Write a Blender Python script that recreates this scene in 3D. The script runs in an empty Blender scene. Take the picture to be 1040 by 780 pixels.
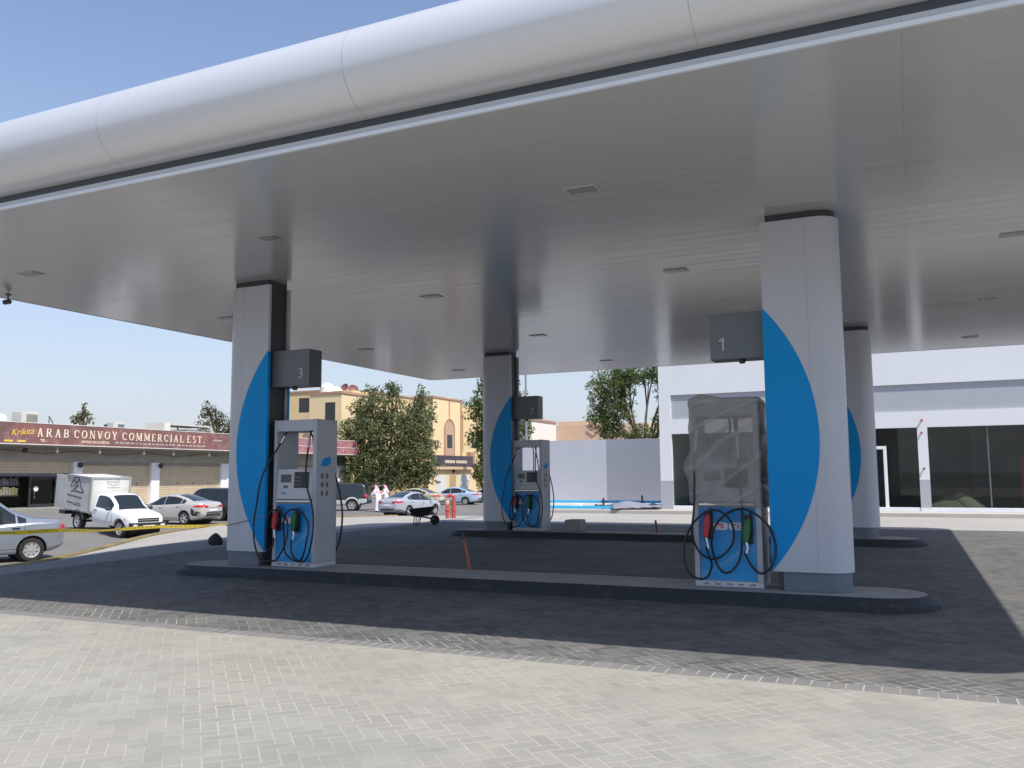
import bpy, bmesh, math, random
from mathutils import Vector, Matrix
import numpy as np
R = math.radians
scene = bpy.context.scene
COL = scene.collection
rng = random.Random(7)

# ------------------------------------------------------------------ materials
def nt(name):
    m = bpy.data.materials.new(name); m.use_nodes = True
    t = m.node_tree
    return m, t, t.nodes['Principled BSDF']

def N(t, typ, **kw):
    n = t.nodes.new(typ)
    for k, v in kw.items():
        if k == 'op': n.operation = v
        else: setattr(n, k, v)
    return n

def setin(t, n, i, v):
    if v is None: return
    if isinstance(v, bpy.types.NodeSocket): t.links.new(v, n.inputs[i])
    else: n.inputs[i].default_value = v

def M(t, op, a, b=None, c=None, clamp=False):
    n = N(t, 'ShaderNodeMath', op=op); n.use_clamp = clamp
    setin(t, n, 0, a); setin(t, n, 1, b); setin(t, n, 2, c)
    return n.outputs[0]

def mixc(t, f, a, b, blend='MIX'):
    n = N(t, 'ShaderNodeMix', data_type='RGBA', blend_type=blend)
    setin(t, n, 0, f); setin(t, n, 6, a); setin(t, n, 7, b)
    return n.outputs[2]

def c4(c): return (c[0], c[1], c[2], 1.0)

def objco(t): return N(t, 'ShaderNodeTexCoord').outputs['Object']

def noise(t, co, scale, detail=4, rough=.55):
    n = N(t, 'ShaderNodeTexNoise'); n.inputs['Scale'].default_value = scale
    n.inputs['Detail'].default_value = detail; n.inputs['Roughness'].default_value = rough
    if co is not None: t.links.new(co, n.inputs['Vector'])
    return n.outputs[0]

def ramp(t, f, a, b):
    n = N(t, 'ShaderNodeMapRange'); n.inputs[1].default_value = a; n.inputs[2].default_value = b
    t.links.new(f, n.inputs[0]); return n.outputs[0]

def bump(t, p, h, strength=.3, dist=.01):
    n = N(t, 'ShaderNodeBump'); n.inputs['Strength'].default_value = strength
    n.inputs['Distance'].default_value = dist
    t.links.new(h, n.inputs['Height']); t.links.new(n.outputs[0], p.inputs['Normal'])

def mat(name, col, rough=.5, metal=0., var=.12, vscale=3., bmp=0., bscale=40., coat=0., spec=.5, dirt=0., rvar=.12):
    m, t, p = nt(name)
    co = objco(t)
    f = ramp(t, noise(t, co, vscale), .3, .7)
    lo = tuple(max(0, x*(1-var)) for x in col); hi = tuple(min(1, x*(1+var)) for x in col)
    c = mixc(t, f, c4(lo), c4(hi))
    if dirt:
        d = ramp(t, noise(t, co, vscale*2.7, 6, .7), .52, .75)
        c = mixc(t, M(t, 'MULTIPLY', d, dirt), c, c4((.22, .19, .15)))
    t.links.new(c, p.inputs['Base Color'])
    p.inputs['Roughness'].default_value = rough; p.inputs['Metallic'].default_value = metal
    p.inputs['Specular IOR Level'].default_value = spec
    if coat:
        p.inputs['Coat Weight'].default_value = coat; p.inputs['Coat Roughness'].default_value = .05
    r = ramp(t, noise(t, co, vscale*4), .2, .8)
    if rvar: t.links.new(M(t, 'MULTIPLY_ADD', r, rvar, rough-rvar/2, True), p.inputs['Roughness'])
    if bmp: bump(t, p, noise(t, co, bscale, 5), bmp)
    return m

def paver_mat(name, base, joint, jointmask, tint, wear):
    """45 degree herringbone of 200 x 100 mm blocks."""
    m, t, p = nt(name)
    co = objco(t)
    mp = N(t, 'ShaderNodeMapping'); mp.inputs['Rotation'].default_value = (0, 0, R(45)); mp.inputs['Scale'].default_value = (9.5, 9.5, 9.5)
    t.links.new(co, mp.inputs['Vector'])
    # slight waviness of the laying
    s = N(t, 'ShaderNodeSeparateXYZ'); t.links.new(mp.outputs[0], s.inputs[0])
    u, v = s.outputs[0], s.outputs[1]
    i, j = M(t, 'FLOOR', u), M(t, 'FLOOR', v)
    fu, fv = M(t, 'FRACT', u), M(t, 'FRACT', v)
    k = M(t, 'FLOORED_MODULO', M(t, 'SUBTRACT', i, j), 4.0)
    def eq(n): return M(t, 'COMPARE', k, float(n), .25)
    k0, k1, k2, k3 = eq(0), eq(1), eq(2), eq(3)
    dl = M(t, 'ADD', fu, k1); dr = M(t, 'ADD', M(t, 'SUBTRACT', 1.0, fu), k0)
    db = M(t, 'ADD', fv, k2); dt = M(t, 'ADD', M(t, 'SUBTRACT', 1.0, fv), k3)
    d = M(t, 'MINIMUM', M(t, 'MINIMUM', dl, dr), M(t, 'MINIMUM', db, dt))
    bi = M(t, 'SUBTRACT', i, k1); bj = M(t, 'SUBTRACT', j, k2)
    cb = N(t, 'ShaderNodeCombineXYZ'); t.links.new(bi, cb.inputs[0]); t.links.new(bj, cb.inputs[1])
    wn = N(t, 'ShaderNodeTexWhiteNoise', noise_dimensions='2D'); t.links.new(cb.outputs[0], wn.inputs['Vector'])
    rid = wn.outputs[0]
    jm = M(t, 'SUBTRACT', 1.0, ramp(t, d, .022, .06))
    big = ramp(t, noise(t, co, .35, 5, .6), .3, .7)
    mid = ramp(t, noise(t, co, 2.2, 5, .65), .3, .7)
    fine = noise(t, co, 90., 3)
    br = M(t, 'MULTIPLY_ADD', rid, tint, 1.0 - tint/2)
    br = M(t, 'MULTIPLY', br, M(t, 'MULTIPLY_ADD', big, .16, .92))
    br = M(t, 'MULTIPLY', br, M(t, 'MULTIPLY_ADD', mid, .18, .91))
    br = M(t, 'MULTIPLY', br, M(t, 'MULTIPLY_ADD', fine, .3, .85))
    hsv = N(t, 'ShaderNodeHueSaturation'); hsv.inputs['Color'].default_value = c4(base); t.links.new(br, hsv.inputs['Value'])
    c = hsv.outputs[0]
    # sand dust lying over the blocks
    dust = M(t, 'MULTIPLY', ramp(t, noise(t, co, .9, 7, .7), .5, .8), wear)
    c = mixc(t, dust, c, c4((.47, .42, .34)))
    jn = ramp(t, noise(t, co, 1.3, 4), .36, .62)
    if jointmask is not None:
        sy = N(t, 'ShaderNodeSeparateXYZ'); t.links.new(co, sy.inputs[0])
        g = N(t, 'ShaderNodeMapRange'); g.inputs[1].default_value = jointmask[1]; g.inputs[2].default_value = jointmask[0]
        t.links.new(sy.outputs[1], g.inputs[0])
        jn = M(t, 'MULTIPLY_ADD', M(t, 'MULTIPLY', g.outputs[0], jn), .80, M(t, 'MULTIPLY', ramp(t, noise(t, co, .45, 6, .7), .40, .64), .45))
        st = ramp(t, noise(t, co, .22, 7, .72), .48, .66)
        c = mixc(t, M(t, 'MULTIPLY', st, .40), c, c4((.15, .135, .11)))
        st2 = ramp(t, noise(t, co, .6, 6, .75), .58, .70)
        c = mixc(t, M(t, 'MULTIPLY', st2, .55), c, c4((.045, .045, .045)))
        dark = mixc(t, jn, c4((base[0]*.45, base[1]*.45, base[2]*.45)), c4(joint))
        c = mixc(t, jm, c, dark)
    else:
        st2 = ramp(t, noise(t, co, .8, 7, .75), .60, .74)
        c = mixc(t, M(t, 'MULTIPLY', st2, .45), c, c4((.21, .19, .165)))
        jn = M(t, 'MULTIPLY_ADD', jn, .66, .16)
        c = mixc(t, M(t, 'MULTIPLY', jm, jn), c, c4(joint))
    t.links.new(c, p.inputs['Base Color'])
    p.inputs['Roughness'].default_value = .85
    hgt = M(t, 'ADD', ramp(t, d, .0, .09), M(t, 'MULTIPLY', rid, .35))
    hgt = M(t, 'MULTIPLY_ADD', fine, .25, hgt)
    bump(t, p, hgt, .35, .006)
    return m

def ground_mat(name, c1, c2, c3, sc=1.):
    m, t, p = nt(name); co = objco(t)
    a = ramp(t, noise(t, co, .12*sc, 6, .65), .35, .65)
    b = ramp(t, noise(t, co, 1.1*sc, 6, .7), .45, .75)
    f = noise(t, co, 25*sc, 4, .7)
    c = mixc(t, a, c4(c1), c4(c2)); c = mixc(t, M(t, 'MULTIPLY', b, .6), c, c4(c3))
    c = mixc(t, M(t, 'MULTIPLY_ADD', f, .5, -.1), c, c4(tuple(x*.55 for x in c1)))
    t.links.new(c, p.inputs['Base Color']); p.inputs['Roughness'].default_value = .9
    bump(t, p, f, .4, .02)
    return m

def soffit_mat():
    m, t, p = nt('soffit_panels'); co = objco(t)
    s = N(t, 'ShaderNodeSeparateXYZ'); t.links.new(co, s.inputs[0])
    fy = M(t, 'FRACT', M(t, 'MULTIPLY', s.outputs[1], 1/.3))
    dy = M(t, 'MINIMUM', fy, M(t, 'SUBTRACT', 1.0, fy))
    ln = ramp(t, dy, .0, .03)
    fx = M(t, 'FRACT', M(t, 'MULTIPLY', M(t, 'SUBTRACT', s.outputs[0], .1), 1/6.))
    dx = M(t, 'MINIMUM', fx, M(t, 'SUBTRACT', 1.0, fx)); lx = ramp(t, dx, .0, .0015)
    row = N(t, 'ShaderNodeTexWhiteNoise', noise_dimensions='1D'); t.links.new(M(t, 'FLOOR', M(t, 'MULTIPLY', s.outputs[1], 1/.3)), row.inputs['W'])
    mm = N(t, 'ShaderNodeMapping'); mm.inputs['Scale'].default_value = (.5, 3.5, 1); t.links.new(co, mm.inputs['Vector'])
    st = noise(t, mm.outputs[0], 1.0, 5)
    l = M(t, 'MULTIPLY', ln, lx)
    v = M(t, 'MULTIPLY_ADD', l, .16, .84)
    v = M(t, 'MULTIPLY', v, M(t, 'MULTIPLY_ADD', row.outputs[0], .035, .98))
    hsv = N(t, 'ShaderNodeHueSaturation'); hsv.inputs['Color'].default_value = c4(SOFFIT); t.links.new(v, hsv.inputs['Value'])
    t.links.new(hsv.outputs[0], p.inputs['Base Color'])
    p.inputs['Roughness'].default_value = .3
    t.links.new(M(t, 'MULTIPLY_ADD', st, .14, .10), p.inputs['Roughness'])
    p.inputs['Specular IOR Level'].default_value = .6
    h = M(t, 'ADD', l, M(t, 'ADD', M(t, 'MULTIPLY', st, .9), M(t, 'MULTIPLY', row.outputs[0], .3)))
    bump(t, p, h, .10, .006)
    return m
SOFFIT = (.545, .55, .555)

def glass_mat(name, tint, refl=1.5):
    m, t, p = nt(name)
    t.nodes.remove(p)
    tr = N(t, 'ShaderNodeBsdfTransparent'); tr.inputs[0].default_value = c4(tint)
    gl = N(t, 'ShaderNodeBsdfGlossy'); gl.inputs['Roughness'].default_value = .02
    n = noise(t, objco(t), .7, 2)
    b = N(t, 'ShaderNodeBump'); b.inputs['Strength'].default_value = .02; b.inputs['Distance'].default_value = .02
    t.links.new(n, b.inputs['Height']); t.links.new(b.outputs[0], gl.inputs['Normal'])
    fr = N(t, 'ShaderNodeFresnel'); fr.inputs[0].default_value = refl
    mx = N(t, 'ShaderNodeMixShader'); gb = N(t, 'ShaderNodeNewGeometry'); t.links.new(M(t, 'MULTIPLY', fr.outputs[0], M(t, 'SUBTRACT', 1.0, gb.outputs['Backfacing'])), mx.inputs[0])
    t.links.new(tr.outputs[0], mx.inputs[1]); t.links.new(gl.outputs[0], mx.inputs[2])
    t.links.new(mx.outputs[0], t.nodes['Material Output'].inputs[0])
    return m

def wrap_mat():
    m, t, p = nt('plastic_film'); co = objco(t)
    mp = N(t, 'ShaderNodeMapping'); mp.inputs['Rotation'].default_value = (R(10), R(38), 0); mp.inputs['Scale'].default_value = (1.2, 1.2, 2.1)
    t.links.new(co, mp.inputs['Vector'])
    n = noise(t, mp.outputs[0], 1.5, 3, .5)
    n2 = noise(t, co, 4, 3, .5)
    p.inputs['Base Color'].default_value = (.60, .58, .54, 1); p.inputs['Roughness'].default_value = .25
    wv = N(t, 'ShaderNodeTexWave'); wv.inputs['Scale'].default_value = .55; wv.inputs['Distortion'].default_value = 7.; wv.inputs['Detail'].default_value = 2.; wv.inputs['Detail Scale'].default_value = .8; wv.wave_type = 'BANDS'; wv.bands_direction = 'Z'; crs = ramp(t, wv.outputs[1], .86, 1.0); t.links.new(mp.outputs[0], wv.inputs['Vector'])
    bump(t, p, M(t, 'ADD', M(t, 'ADD', M(t, 'MULTIPLY', n, .8), M(t, 'MULTIPLY', crs, .4)), M(t, 'MULTIPLY', n2, .3)), .5, .05)
    tr = N(t, 'ShaderNodeBsdfTransparent'); tr.inputs[0].default_value = (.80, .79, .77, 1)
    tl = N(t, 'ShaderNodeBsdfTranslucent'); tl.inputs[0].default_value = (.62, .61, .59, 1)
    m2 = N(t, 'ShaderNodeMixShader'); m2.inputs[0].default_value = .45; t.links.new(p.outputs[0], m2.inputs[1]); t.links.new(tl.outputs[0], m2.inputs[2])
    mx = N(t, 'ShaderNodeMixShader')
    f = M(t, 'ADD', M(t, 'MULTIPLY_ADD', ramp(t, n, .3, .7), .26, .42), M(t, 'MULTIPLY', crs, .26), True)
    t.links.new(f, mx.inputs[0]); t.links.new(tr.outputs[0], mx.inputs[1]); t.links.new(m2.outputs[0], mx.inputs[2])
    t.links.new(mx.outputs[0], t.nodes['Material Output'].inputs[0])
    return m

def film_mat(name, col):
    m, t, p = nt(name)
    p.inputs['Base Color'].default_value = c4(col); p.inputs['Roughness'].default_value = .35
    n = noise(t, objco(t), 6., 3); bump(t, p, n, .3, .02)
    tl = N(t, 'ShaderNodeBsdfTranslucent'); tl.inputs[0].default_value = c4(col)
    mx = N(t, 'ShaderNodeMixShader'); mx.inputs[0].default_value = .5
    t.links.new(p.outputs[0], mx.inputs[1]); t.links.new(tl.outputs[0], mx.inputs[2])
    t.links.new(mx.outputs[0], t.nodes['Material Output'].inputs[0])
    return m

def leaf_mat(name, c1, c2, c3):
    m, t, p = nt(name)
    g = N(t, 'ShaderNodeNewGeometry')
    cr = N(t, 'ShaderNodeValToRGB'); e = cr.color_ramp.elements
    e[0].color = c4(c1); e[1].color = c4(c3); e[0].position = .0; e[1].position = 1.
    k = e.new(.5); k.color = c4(c2)
    n = noise(t, objco(t), .55, 3)
    t.links.new(M(t, 'MULTIPLY_ADD', g.outputs['Random Per Island'], .5, M(t, 'MULTIPLY', ramp(t, n, .3, .7), .5)), cr.inputs[0])
    t.links.new(cr.outputs[0], p.inputs['Base Color']); p.inputs['Roughness'].default_value = .55
    p.inputs['Specular IOR Level'].default_value = .3
    tl = N(t, 'ShaderNodeBsdfTranslucent'); t.links.new(cr.outputs[0], tl.inputs[0])
    mx = N(t, 'ShaderNodeMixShader'); mx.inputs[0].default_value = .38
    t.links.new(p.outputs[0], mx.inputs[1]); t.links.new(tl.outputs[0], mx.inputs[2])
    t.links.new(mx.outputs[0], t.nodes['Material Output'].inputs[0])
    return m

def slat_mat(name, col, pitch, rough=.5):
    """roller shutter: horizontal ribs"""
    m, t, p = nt(name); co = objco(t)
    s = N(t, 'ShaderNodeSeparateXYZ'); t.links.new(co, s.inputs[0])
    f = M(t, 'FRACT', M(t, 'MULTIPLY', s.outputs[2], 1/pitch))
    d = M(t, 'ABSOLUTE', M(t, 'SUBTRACT', f, .5))
    n = ramp(t, noise(t, co, 1.5, 5), .3, .7)
    c = mixc(t, n, c4(tuple(x*.88 for x in col)), c4(tuple(min(1, x*1.08) for x in col)))
    c = mixc(t, ramp(t, d, .42, .5), c, c4(tuple(x*.45 for x in col)))
    t.links.new(c, p.inputs['Base Color']); p.inputs['Roughness'].default_value = rough
    bump(t, p, M(t, 'SUBTRACT', .25, M(t, 'MULTIPLY', d, d)), .8, .05)
    return m

def blotch_mat(name, c1, c2, c3, sc, rough=.5, thr=(.4, .6)):
    m, t, p = nt(name); co = objco(t)
    a = ramp(t, noise(t, co, sc, 4, .6), *thr); b = ramp(t, noise(t, co, sc*2.3, 3, .6), .5, .7)
    c = mixc(t, a, c4(c1), c4(c2)); c = mixc(t, M(t, 'MULTIPLY', b, .6), c, c4(c3))
    t.links.new(c, p.inputs['Base Color']); p.inputs['Roughness'].default_value = rough
    return m

def brick_mat(name, c1, c2, mortar, w, hgt):
    m, t, p = nt(name); co = objco(t)
    b = N(t, 'ShaderNodeTexBrick'); b.offset = 0.
    b.inputs['Color1'].default_value = c4(c1); b.inputs['Color2'].default_value = c4(c2); b.inputs['Mortar'].default_value = c4(mortar)
    b.inputs['Scale'].default_value = 1.; b.inputs['Mortar Size'].default_value = .006; b.inputs['Brick Width'].default_value = w; b.inputs['Row Height'].default_value = hgt
    b.inputs['Mortar Smooth'].default_value = .2
    mp = N(t, 'ShaderNodeMapping'); mp.inputs['Location'].default_value = (.03, -.05, 0); t.links.new(co, mp.inputs['Vector'])
    t.links.new(mp.outputs[0], b.inputs['Vector'])
    n = noise(t, co, 3., 5)
    c = mixc(t, M(t, 'MULTIPLY', ramp(t, n, .42, .62), .8), b.outputs[0], c4((.20, .19, .17)))
    t.links.new(c, p.inputs['Base Color']); p.inputs['Roughness'].default_value = .85
    return m

MT = {}
def mats():
    A = MT
    A['pav_dark'] = paver_mat('dark_block_paving', (.104, .103, .099), (.46, .43, .37), (7.25, 8.3), .55, .16)
    A['pav_pale'] = paver_mat('pale_block_paving', (.288, .278, .240), (.45, .425, .36), None, .12, .30)
    A['border'] = brick_mat('border_blocks', (.14, .14, .14), (.19, .185, .18), (.42, .39, .34), .125, .2)
    A['edge_conc'] = ground_mat('edge_concrete', (.24, .24, .24), (.28, .275, .27), (.2, .19, .18), 2.)
    A['asphalt'] = ground_mat('dusty_asphalt', (.155, .147, .138), (.195, .183, .168), (.25, .23, .20))
    A['sidewalk'] = ground_mat('sandy_concrete', (.36, .335, .30), (.42, .39, .345), (.30, .28, .25))
    A['white_walk'] = ground_mat('pale_concrete', (.50, .47, .42), (.56, .53, .48), (.42, .39, .34))
    A['kerb_grey'] = mat('kerb_grey_paint', (.034, .041, .047), .6, bmp=.15, dirt=.22, spec=.35)
    A['isl_top'] = ground_mat('island_concrete', (.33, .325, .315), (.40, .39, .375), (.26, .25, .23), 3.)
    A['rear_conc'] = ground_mat('rear_concrete', (.36, .345, .315), (.42, .40, .36), (.30, .285, .26), 1.5)
    A['kerb_mid'] = mat('joint_grey', (.36, .365, .37), .6)
    A['kerb_yellow'] = mat('kerb_faded_yellow', (.21, .165, .06), .8, var=.3, vscale=2., dirt=.6, bmp=.3)
    A['soffit'] = soffit_mat()
    A['fascia'] = mat('fascia_silver_panel', (.68, .685, .70), .30, .28, var=.015, vscale=.4, rvar=0)
    A['trim_white'] = mat('white_trim', (.74, .76, .80), .35, var=.04)
    A['recess'] = mat('recess_grey', (.055, .065, .078), .5, var=.05)
    A['clad'] = mat('white_cladding', (.54, .555, .60), .32, var=.025, vscale=1.2, spec=.4)
    A['core'] = mat('dark_grey_core', (.05, .055, .06), .5, var=.05)
    A['blue'] = mat('blue_film', (.0, .29, .68), .38, var=.02, vscale=.6, spec=.2, rvar=0)
    A['plinth'] = mat('plinth_grey', (.14, .17, .20), .45, var=.05)
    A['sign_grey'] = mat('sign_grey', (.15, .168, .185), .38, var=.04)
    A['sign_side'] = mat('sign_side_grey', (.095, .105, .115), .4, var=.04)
    A['numeral'] = mat('numeral_white', (.50, .53, .56), .5, var=.02)
    A['lens'] = mat('light_lens', (.30, .29, .28), .25, var=.05)
    A['lframe'] = mat('light_frame', (.62, .62, .61), .4, var=.03)
    A['pump_grey'] = mat('pump_grey_steel', (.46, .48, .52), .4, .15, var=.05)
    A['pump_white'] = mat('pump_white', (.56, .57, .59), .4, var=.04)
    A['silver'] = mat('silver', (.6, .6, .6), .25, .9, var=.04)
    m, t, p = nt('pump_blue_panel'); co = objco(t)
    s = N(t, 'ShaderNodeSeparateXYZ'); t.links.new(co, s.inputs[0])
    cv = M(t, 'SUBTRACT', s.outputs[2], M(t, 'MULTIPLY_ADD', M(t, 'POWER', M(t, 'ABSOLUTE', s.outputs[0]), 1.5), .75, .12))
    l1 = M(t, 'SUBTRACT', 1., ramp(t, M(t, 'ABSOLUTE', cv), .0, .05)); l2 = ramp(t, cv, -.02, .5)
    c = mixc(t, l2, c4((.02, .34, .72)), c4((.0, .22, .56))); c = mixc(t, M(t, 'MULTIPLY', l1, .55), c, c4((.20, .45, .72)))
    t.links.new(c, p.inputs['Base Color']); p.inputs['Roughness'].default_value = .3
    A['pump_blue'] = m
    A['black'] = mat('black_rubber', (.016, .016, .017), .45, var=.1)
    A['dark'] = mat('dark_plastic', (.028, .028, .03), .4, var=.1)
    A['lcd'] = mat('lcd_grey', (.07, .08, .075), .2, var=.1)
    A['red'] = mat('red_plastic', (.50, .035, .045), .4, var=.08)
    A['green'] = mat('green_plastic', (.015, .16, .04), .4, var=.08)
    A['label_white'] = mat('label_white', (.72, .68, .70), .5, var=.03)
    A['txt_red'] = mat('red_print', (.55, .04, .08), .5, var=.03)
    A['txt_green'] = mat('green_print', (.10, .30, .16), .5, var=.03)
    A['brown'] = mat('brown_print', (.22, .13, .09), .6, var=.1)
    A['wrap'] = wrap_mat()
    A['wall_white'] = mat('white_render', (.72, .73, .745), .7, var=.025, vscale=.5, bmp=.05)
    A['wall_grey'] = mat('grey_render', (.39, .41, .44), .7, var=.035, vscale=.5, bmp=.05)
    A['wall_pale'] = mat('pale_grey_render', (.47, .485, .525), .75, var=.035, vscale=.4, bmp=.05)
    A['wall_mid'] = mat('mid_grey_render', (.29, .302, .34), .75, var=.035, vscale=.4, bmp=.05)
    A['shopglass'] = glass_mat('tinted_glass', (.68, .72, .70), 1.6)
    A['carglass'] = glass_mat('car_glass', (.12, .15, .15), 1.55)
    A['interior'] = mat('unfinished_interior', (.26, .25, .22), .9, var=.3, vscale=.6)
    A['sand'] = ground_mat('building_sand', (.40, .35, .27), (.46, .40, .31), (.33, .29, .23), 4.)
    A['redframe'] = mat('red_steel', (.42, .05, .03), .5)
    A['pinkred'] = mat('red_cap', (.62, .04, .09), .5)
    A['conc'] = ground_mat('raw_concrete', (.33, .31, .28), (.38, .36, .33), (.27, .25, .23), 5.)
    A['orange'] = mat('orange_conduit', (.42, .105, .045), .55, var=.15)
    A['dkred'] = mat('dark_red_conduit', (.20, .035, .035), .55)
    A['cyan'] = mat('cyan_steel', (.045, .47, .78), .4, var=.05)
    A['ltgrey'] = mat('light_grey_sheet', (.24, .245, .29), .4, var=.1, vscale=2.)
    A['dkgrey'] = mat('dark_grey_block', (.13, .13, .14), .8, var=.2)
    A['tape'] = film_mat('caution_tape', (.86, .62, .03))
    A['villa'] = mat('cream_render', (.70, .53, .29), .85, var=.05, vscale=.5, bmp=.1)
    A['villa2'] = mat('cream_render_pale', (.76, .60, .35), .85, var=.04, vscale=.5, bmp=.1)
    A['villa_trim'] = mat('pinkish_brown_trim', (.42, .24, .16), .8, var=.08)
    A['arch'] = mat('dusty_pink_panel', (.50, .33, .23), .8, var=.06)
    A['tan_wall'] = mat('tan_wall', (.46, .34, .19), .85, var=.15, vscale=1., dirt=.3)
    A['far_white'] = mat('far_white_render', (.72, .67, .60), .85, var=.04)
    A['far_tan'] = mat('far_tan_render', (.62, .44, .30), .85, var=.05)
    A['far_brown'] = mat('far_brown_trim', (.36, .22, .15), .85)
    A['win_dark'] = mat('dark_window', (.035, .035, .04), .15)
    A['shop_wall'] = mat('shop_wall', (.34, .315, .265), .85, var=.12, vscale=1., dirt=.3)
    A['shop_slab'] = mat('shop_slab', (.25, .235, .205), .85, var=.12, vscale=1., dirt=.35)
    A['shutter'] = slat_mat('beige_shutter', (.53, .43, .29), .18)
    A['shutter_w'] = slat_mat('white_shutter', (.70, .70, .70), .2)
    A['pillar'] = mat('white_pillar', (.74, .74, .77), .8, var=.06)
    A['signred'] = blotch_mat('maroon_sign', (.24, .10, .095), (.15, .085, .08), (.38, .21, .19), .7, .85, (.35, .65))
    A['signred2'] = blotch_mat('red_sign', (.36, .13, .15), (.38, .18, .19), (.52, .34, .34), 1.2)
    A['signdark'] = blotch_mat('dark_sign', (.085, .06, .07), (.05, .05, .08), (.14, .10, .10), .7)
    A['cream'] = mat('cream_letters', (.78, .66, .48), .6, var=.05)
    A['gold'] = mat('yellow_letters', (.80, .52, .07), .6, var=.05)
    A['bulb'] = mat('white_glass_bulb', (.85, .85, .85), .25, var=.02)
    A['goods'] = blotch_mat('shelf_goods', (.70, .55, .10), (.75, .70, .55), (.30, .16, .05), 3.)
    A['goods2'] = blotch_mat('shelf_dark_goods', (.09, .08, .12), (.30, .28, .30), (.05, .05, .08), 4.)
    A['poster'] = blotch_mat('printed_poster', (.55, .50, .55), (.22, .20, .40), (.60, .40, .25), 1.2)
    A['white'] = mat('white_paint', (.78, .78, .78), .5, var=.04)
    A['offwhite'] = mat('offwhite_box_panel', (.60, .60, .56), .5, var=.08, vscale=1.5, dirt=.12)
    A['box_side'] = mat('darker_box_panel', (.46, .455, .43), .55, var=.12, vscale=1.5, dirt=.35)
    A['box_trim'] = mat('box_trim', (.33, .33, .32), .5, var=.1)
    A['ink'] = mat('dark_print', (.10, .10, .10), .6)
    A['pale_ink'] = mat('faded_print', (.42, .40, .34), .6)
    def paint(n, c, me=.0): return mat(n, c, .28, me, var=.03, vscale=.8, coat=.7)
    A['p_silver'] = paint('silver_blue_paint', (.27, .30, .35), .35)
    A['p_white'] = paint('white_car_paint', (.80, .80, .81))
    A['p_beige'] = paint('beige_grey_paint', (.50, .48, .44), .2)
    A['p_black'] = paint('black_car_paint', (.014, .015, .018))
    A['p_lsilver'] = paint('light_silver_paint', (.48, .49, .53), .3)
    A['p_blue'] = paint('pale_blue_paint', (.42, .53, .66), .25)
    A['p_dkgreen'] = paint('dark_green_paint', (.010, .016, .014))
    A['p_champ'] = paint('champagne_paint', (.48, .43, .30), .2)
    A['cladsil'] = mat('silver_cladding', (.52, .52, .53), .4, .2)
    A['tyre'] = mat('tyre', (.022, .021, .020), .8, bmp=.1)
    A['rim'] = mat('alloy', (.58, .58, .58), .35, .6, var=.05)
    A['tail'] = mat('tail_light_red', (.50, .012, .02), .15, coat=.6)
    A['head'] = mat('headlight_clear', (.68, .70, .72), .1, coat=.8)
    A['amber'] = mat('amber_lens', (.70, .30, .05), .2)
    A['chrome'] = mat('chrome', (.7, .7, .7), .15, .95)
    A['skin'] = mat('skin', (.36, .20, .13), .55)
    A['thobe'] = mat('white_robe', (.76, .76, .80), .8, bmp=.2, bscale=15)
    A['ghutra'] = blotch_mat('red_white_check', (.72, .30, .42), (.78, .55, .62), (.62, .10, .22), 14., .8)
    A['bark'] = mat('bark', (.14, .11, .085), .9, var=.25, bmp=.6, bscale=12)
    A['leaf1'] = leaf_mat('leaves_mid', (.060, .080, .030), (.15, .18, .075), (.25, .26, .13))
    A['leaf2'] = leaf_mat('leaves_fresh', (.048, .075, .022), (.120, .165, .052), (.22, .24, .10))
    A['leaf3'] = leaf_mat('leaves_dry', (.035, .042, .014), (.085, .090, .030), (.16, .14, .05))
    A['tank'] = mat('white_tank', (.78, .77, .74), .5)
    A['dish'] = mat('rusty_red_dish', (.20, .08, .07), .6, var=.15)
    A['ac'] = mat('ac_metal', (.60, .58, .53), .6, var=.1, dirt=.3)
    A['ysign'] = mat('yellow_disc', (.70, .48, .10), .5)
    A['shed'] = slat_mat('pale_blue_sheet', (.48, .57, .66), .4)
    A['steel'] = mat('galvanised', (.42, .42, .42), .5, .6)
    A['hyd_red'] = mat('hydrant_red', (.46, .07, .07), .45, var=.1)
    A['hyd_cream'] = mat('hydrant_cream', (.62, .42, .26), .5, var=.1)
    A['stone'] = mat('dark_rock', (.035, .035, .038), .85, var=.3, bmp=.5, bscale=9)
mats()

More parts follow.
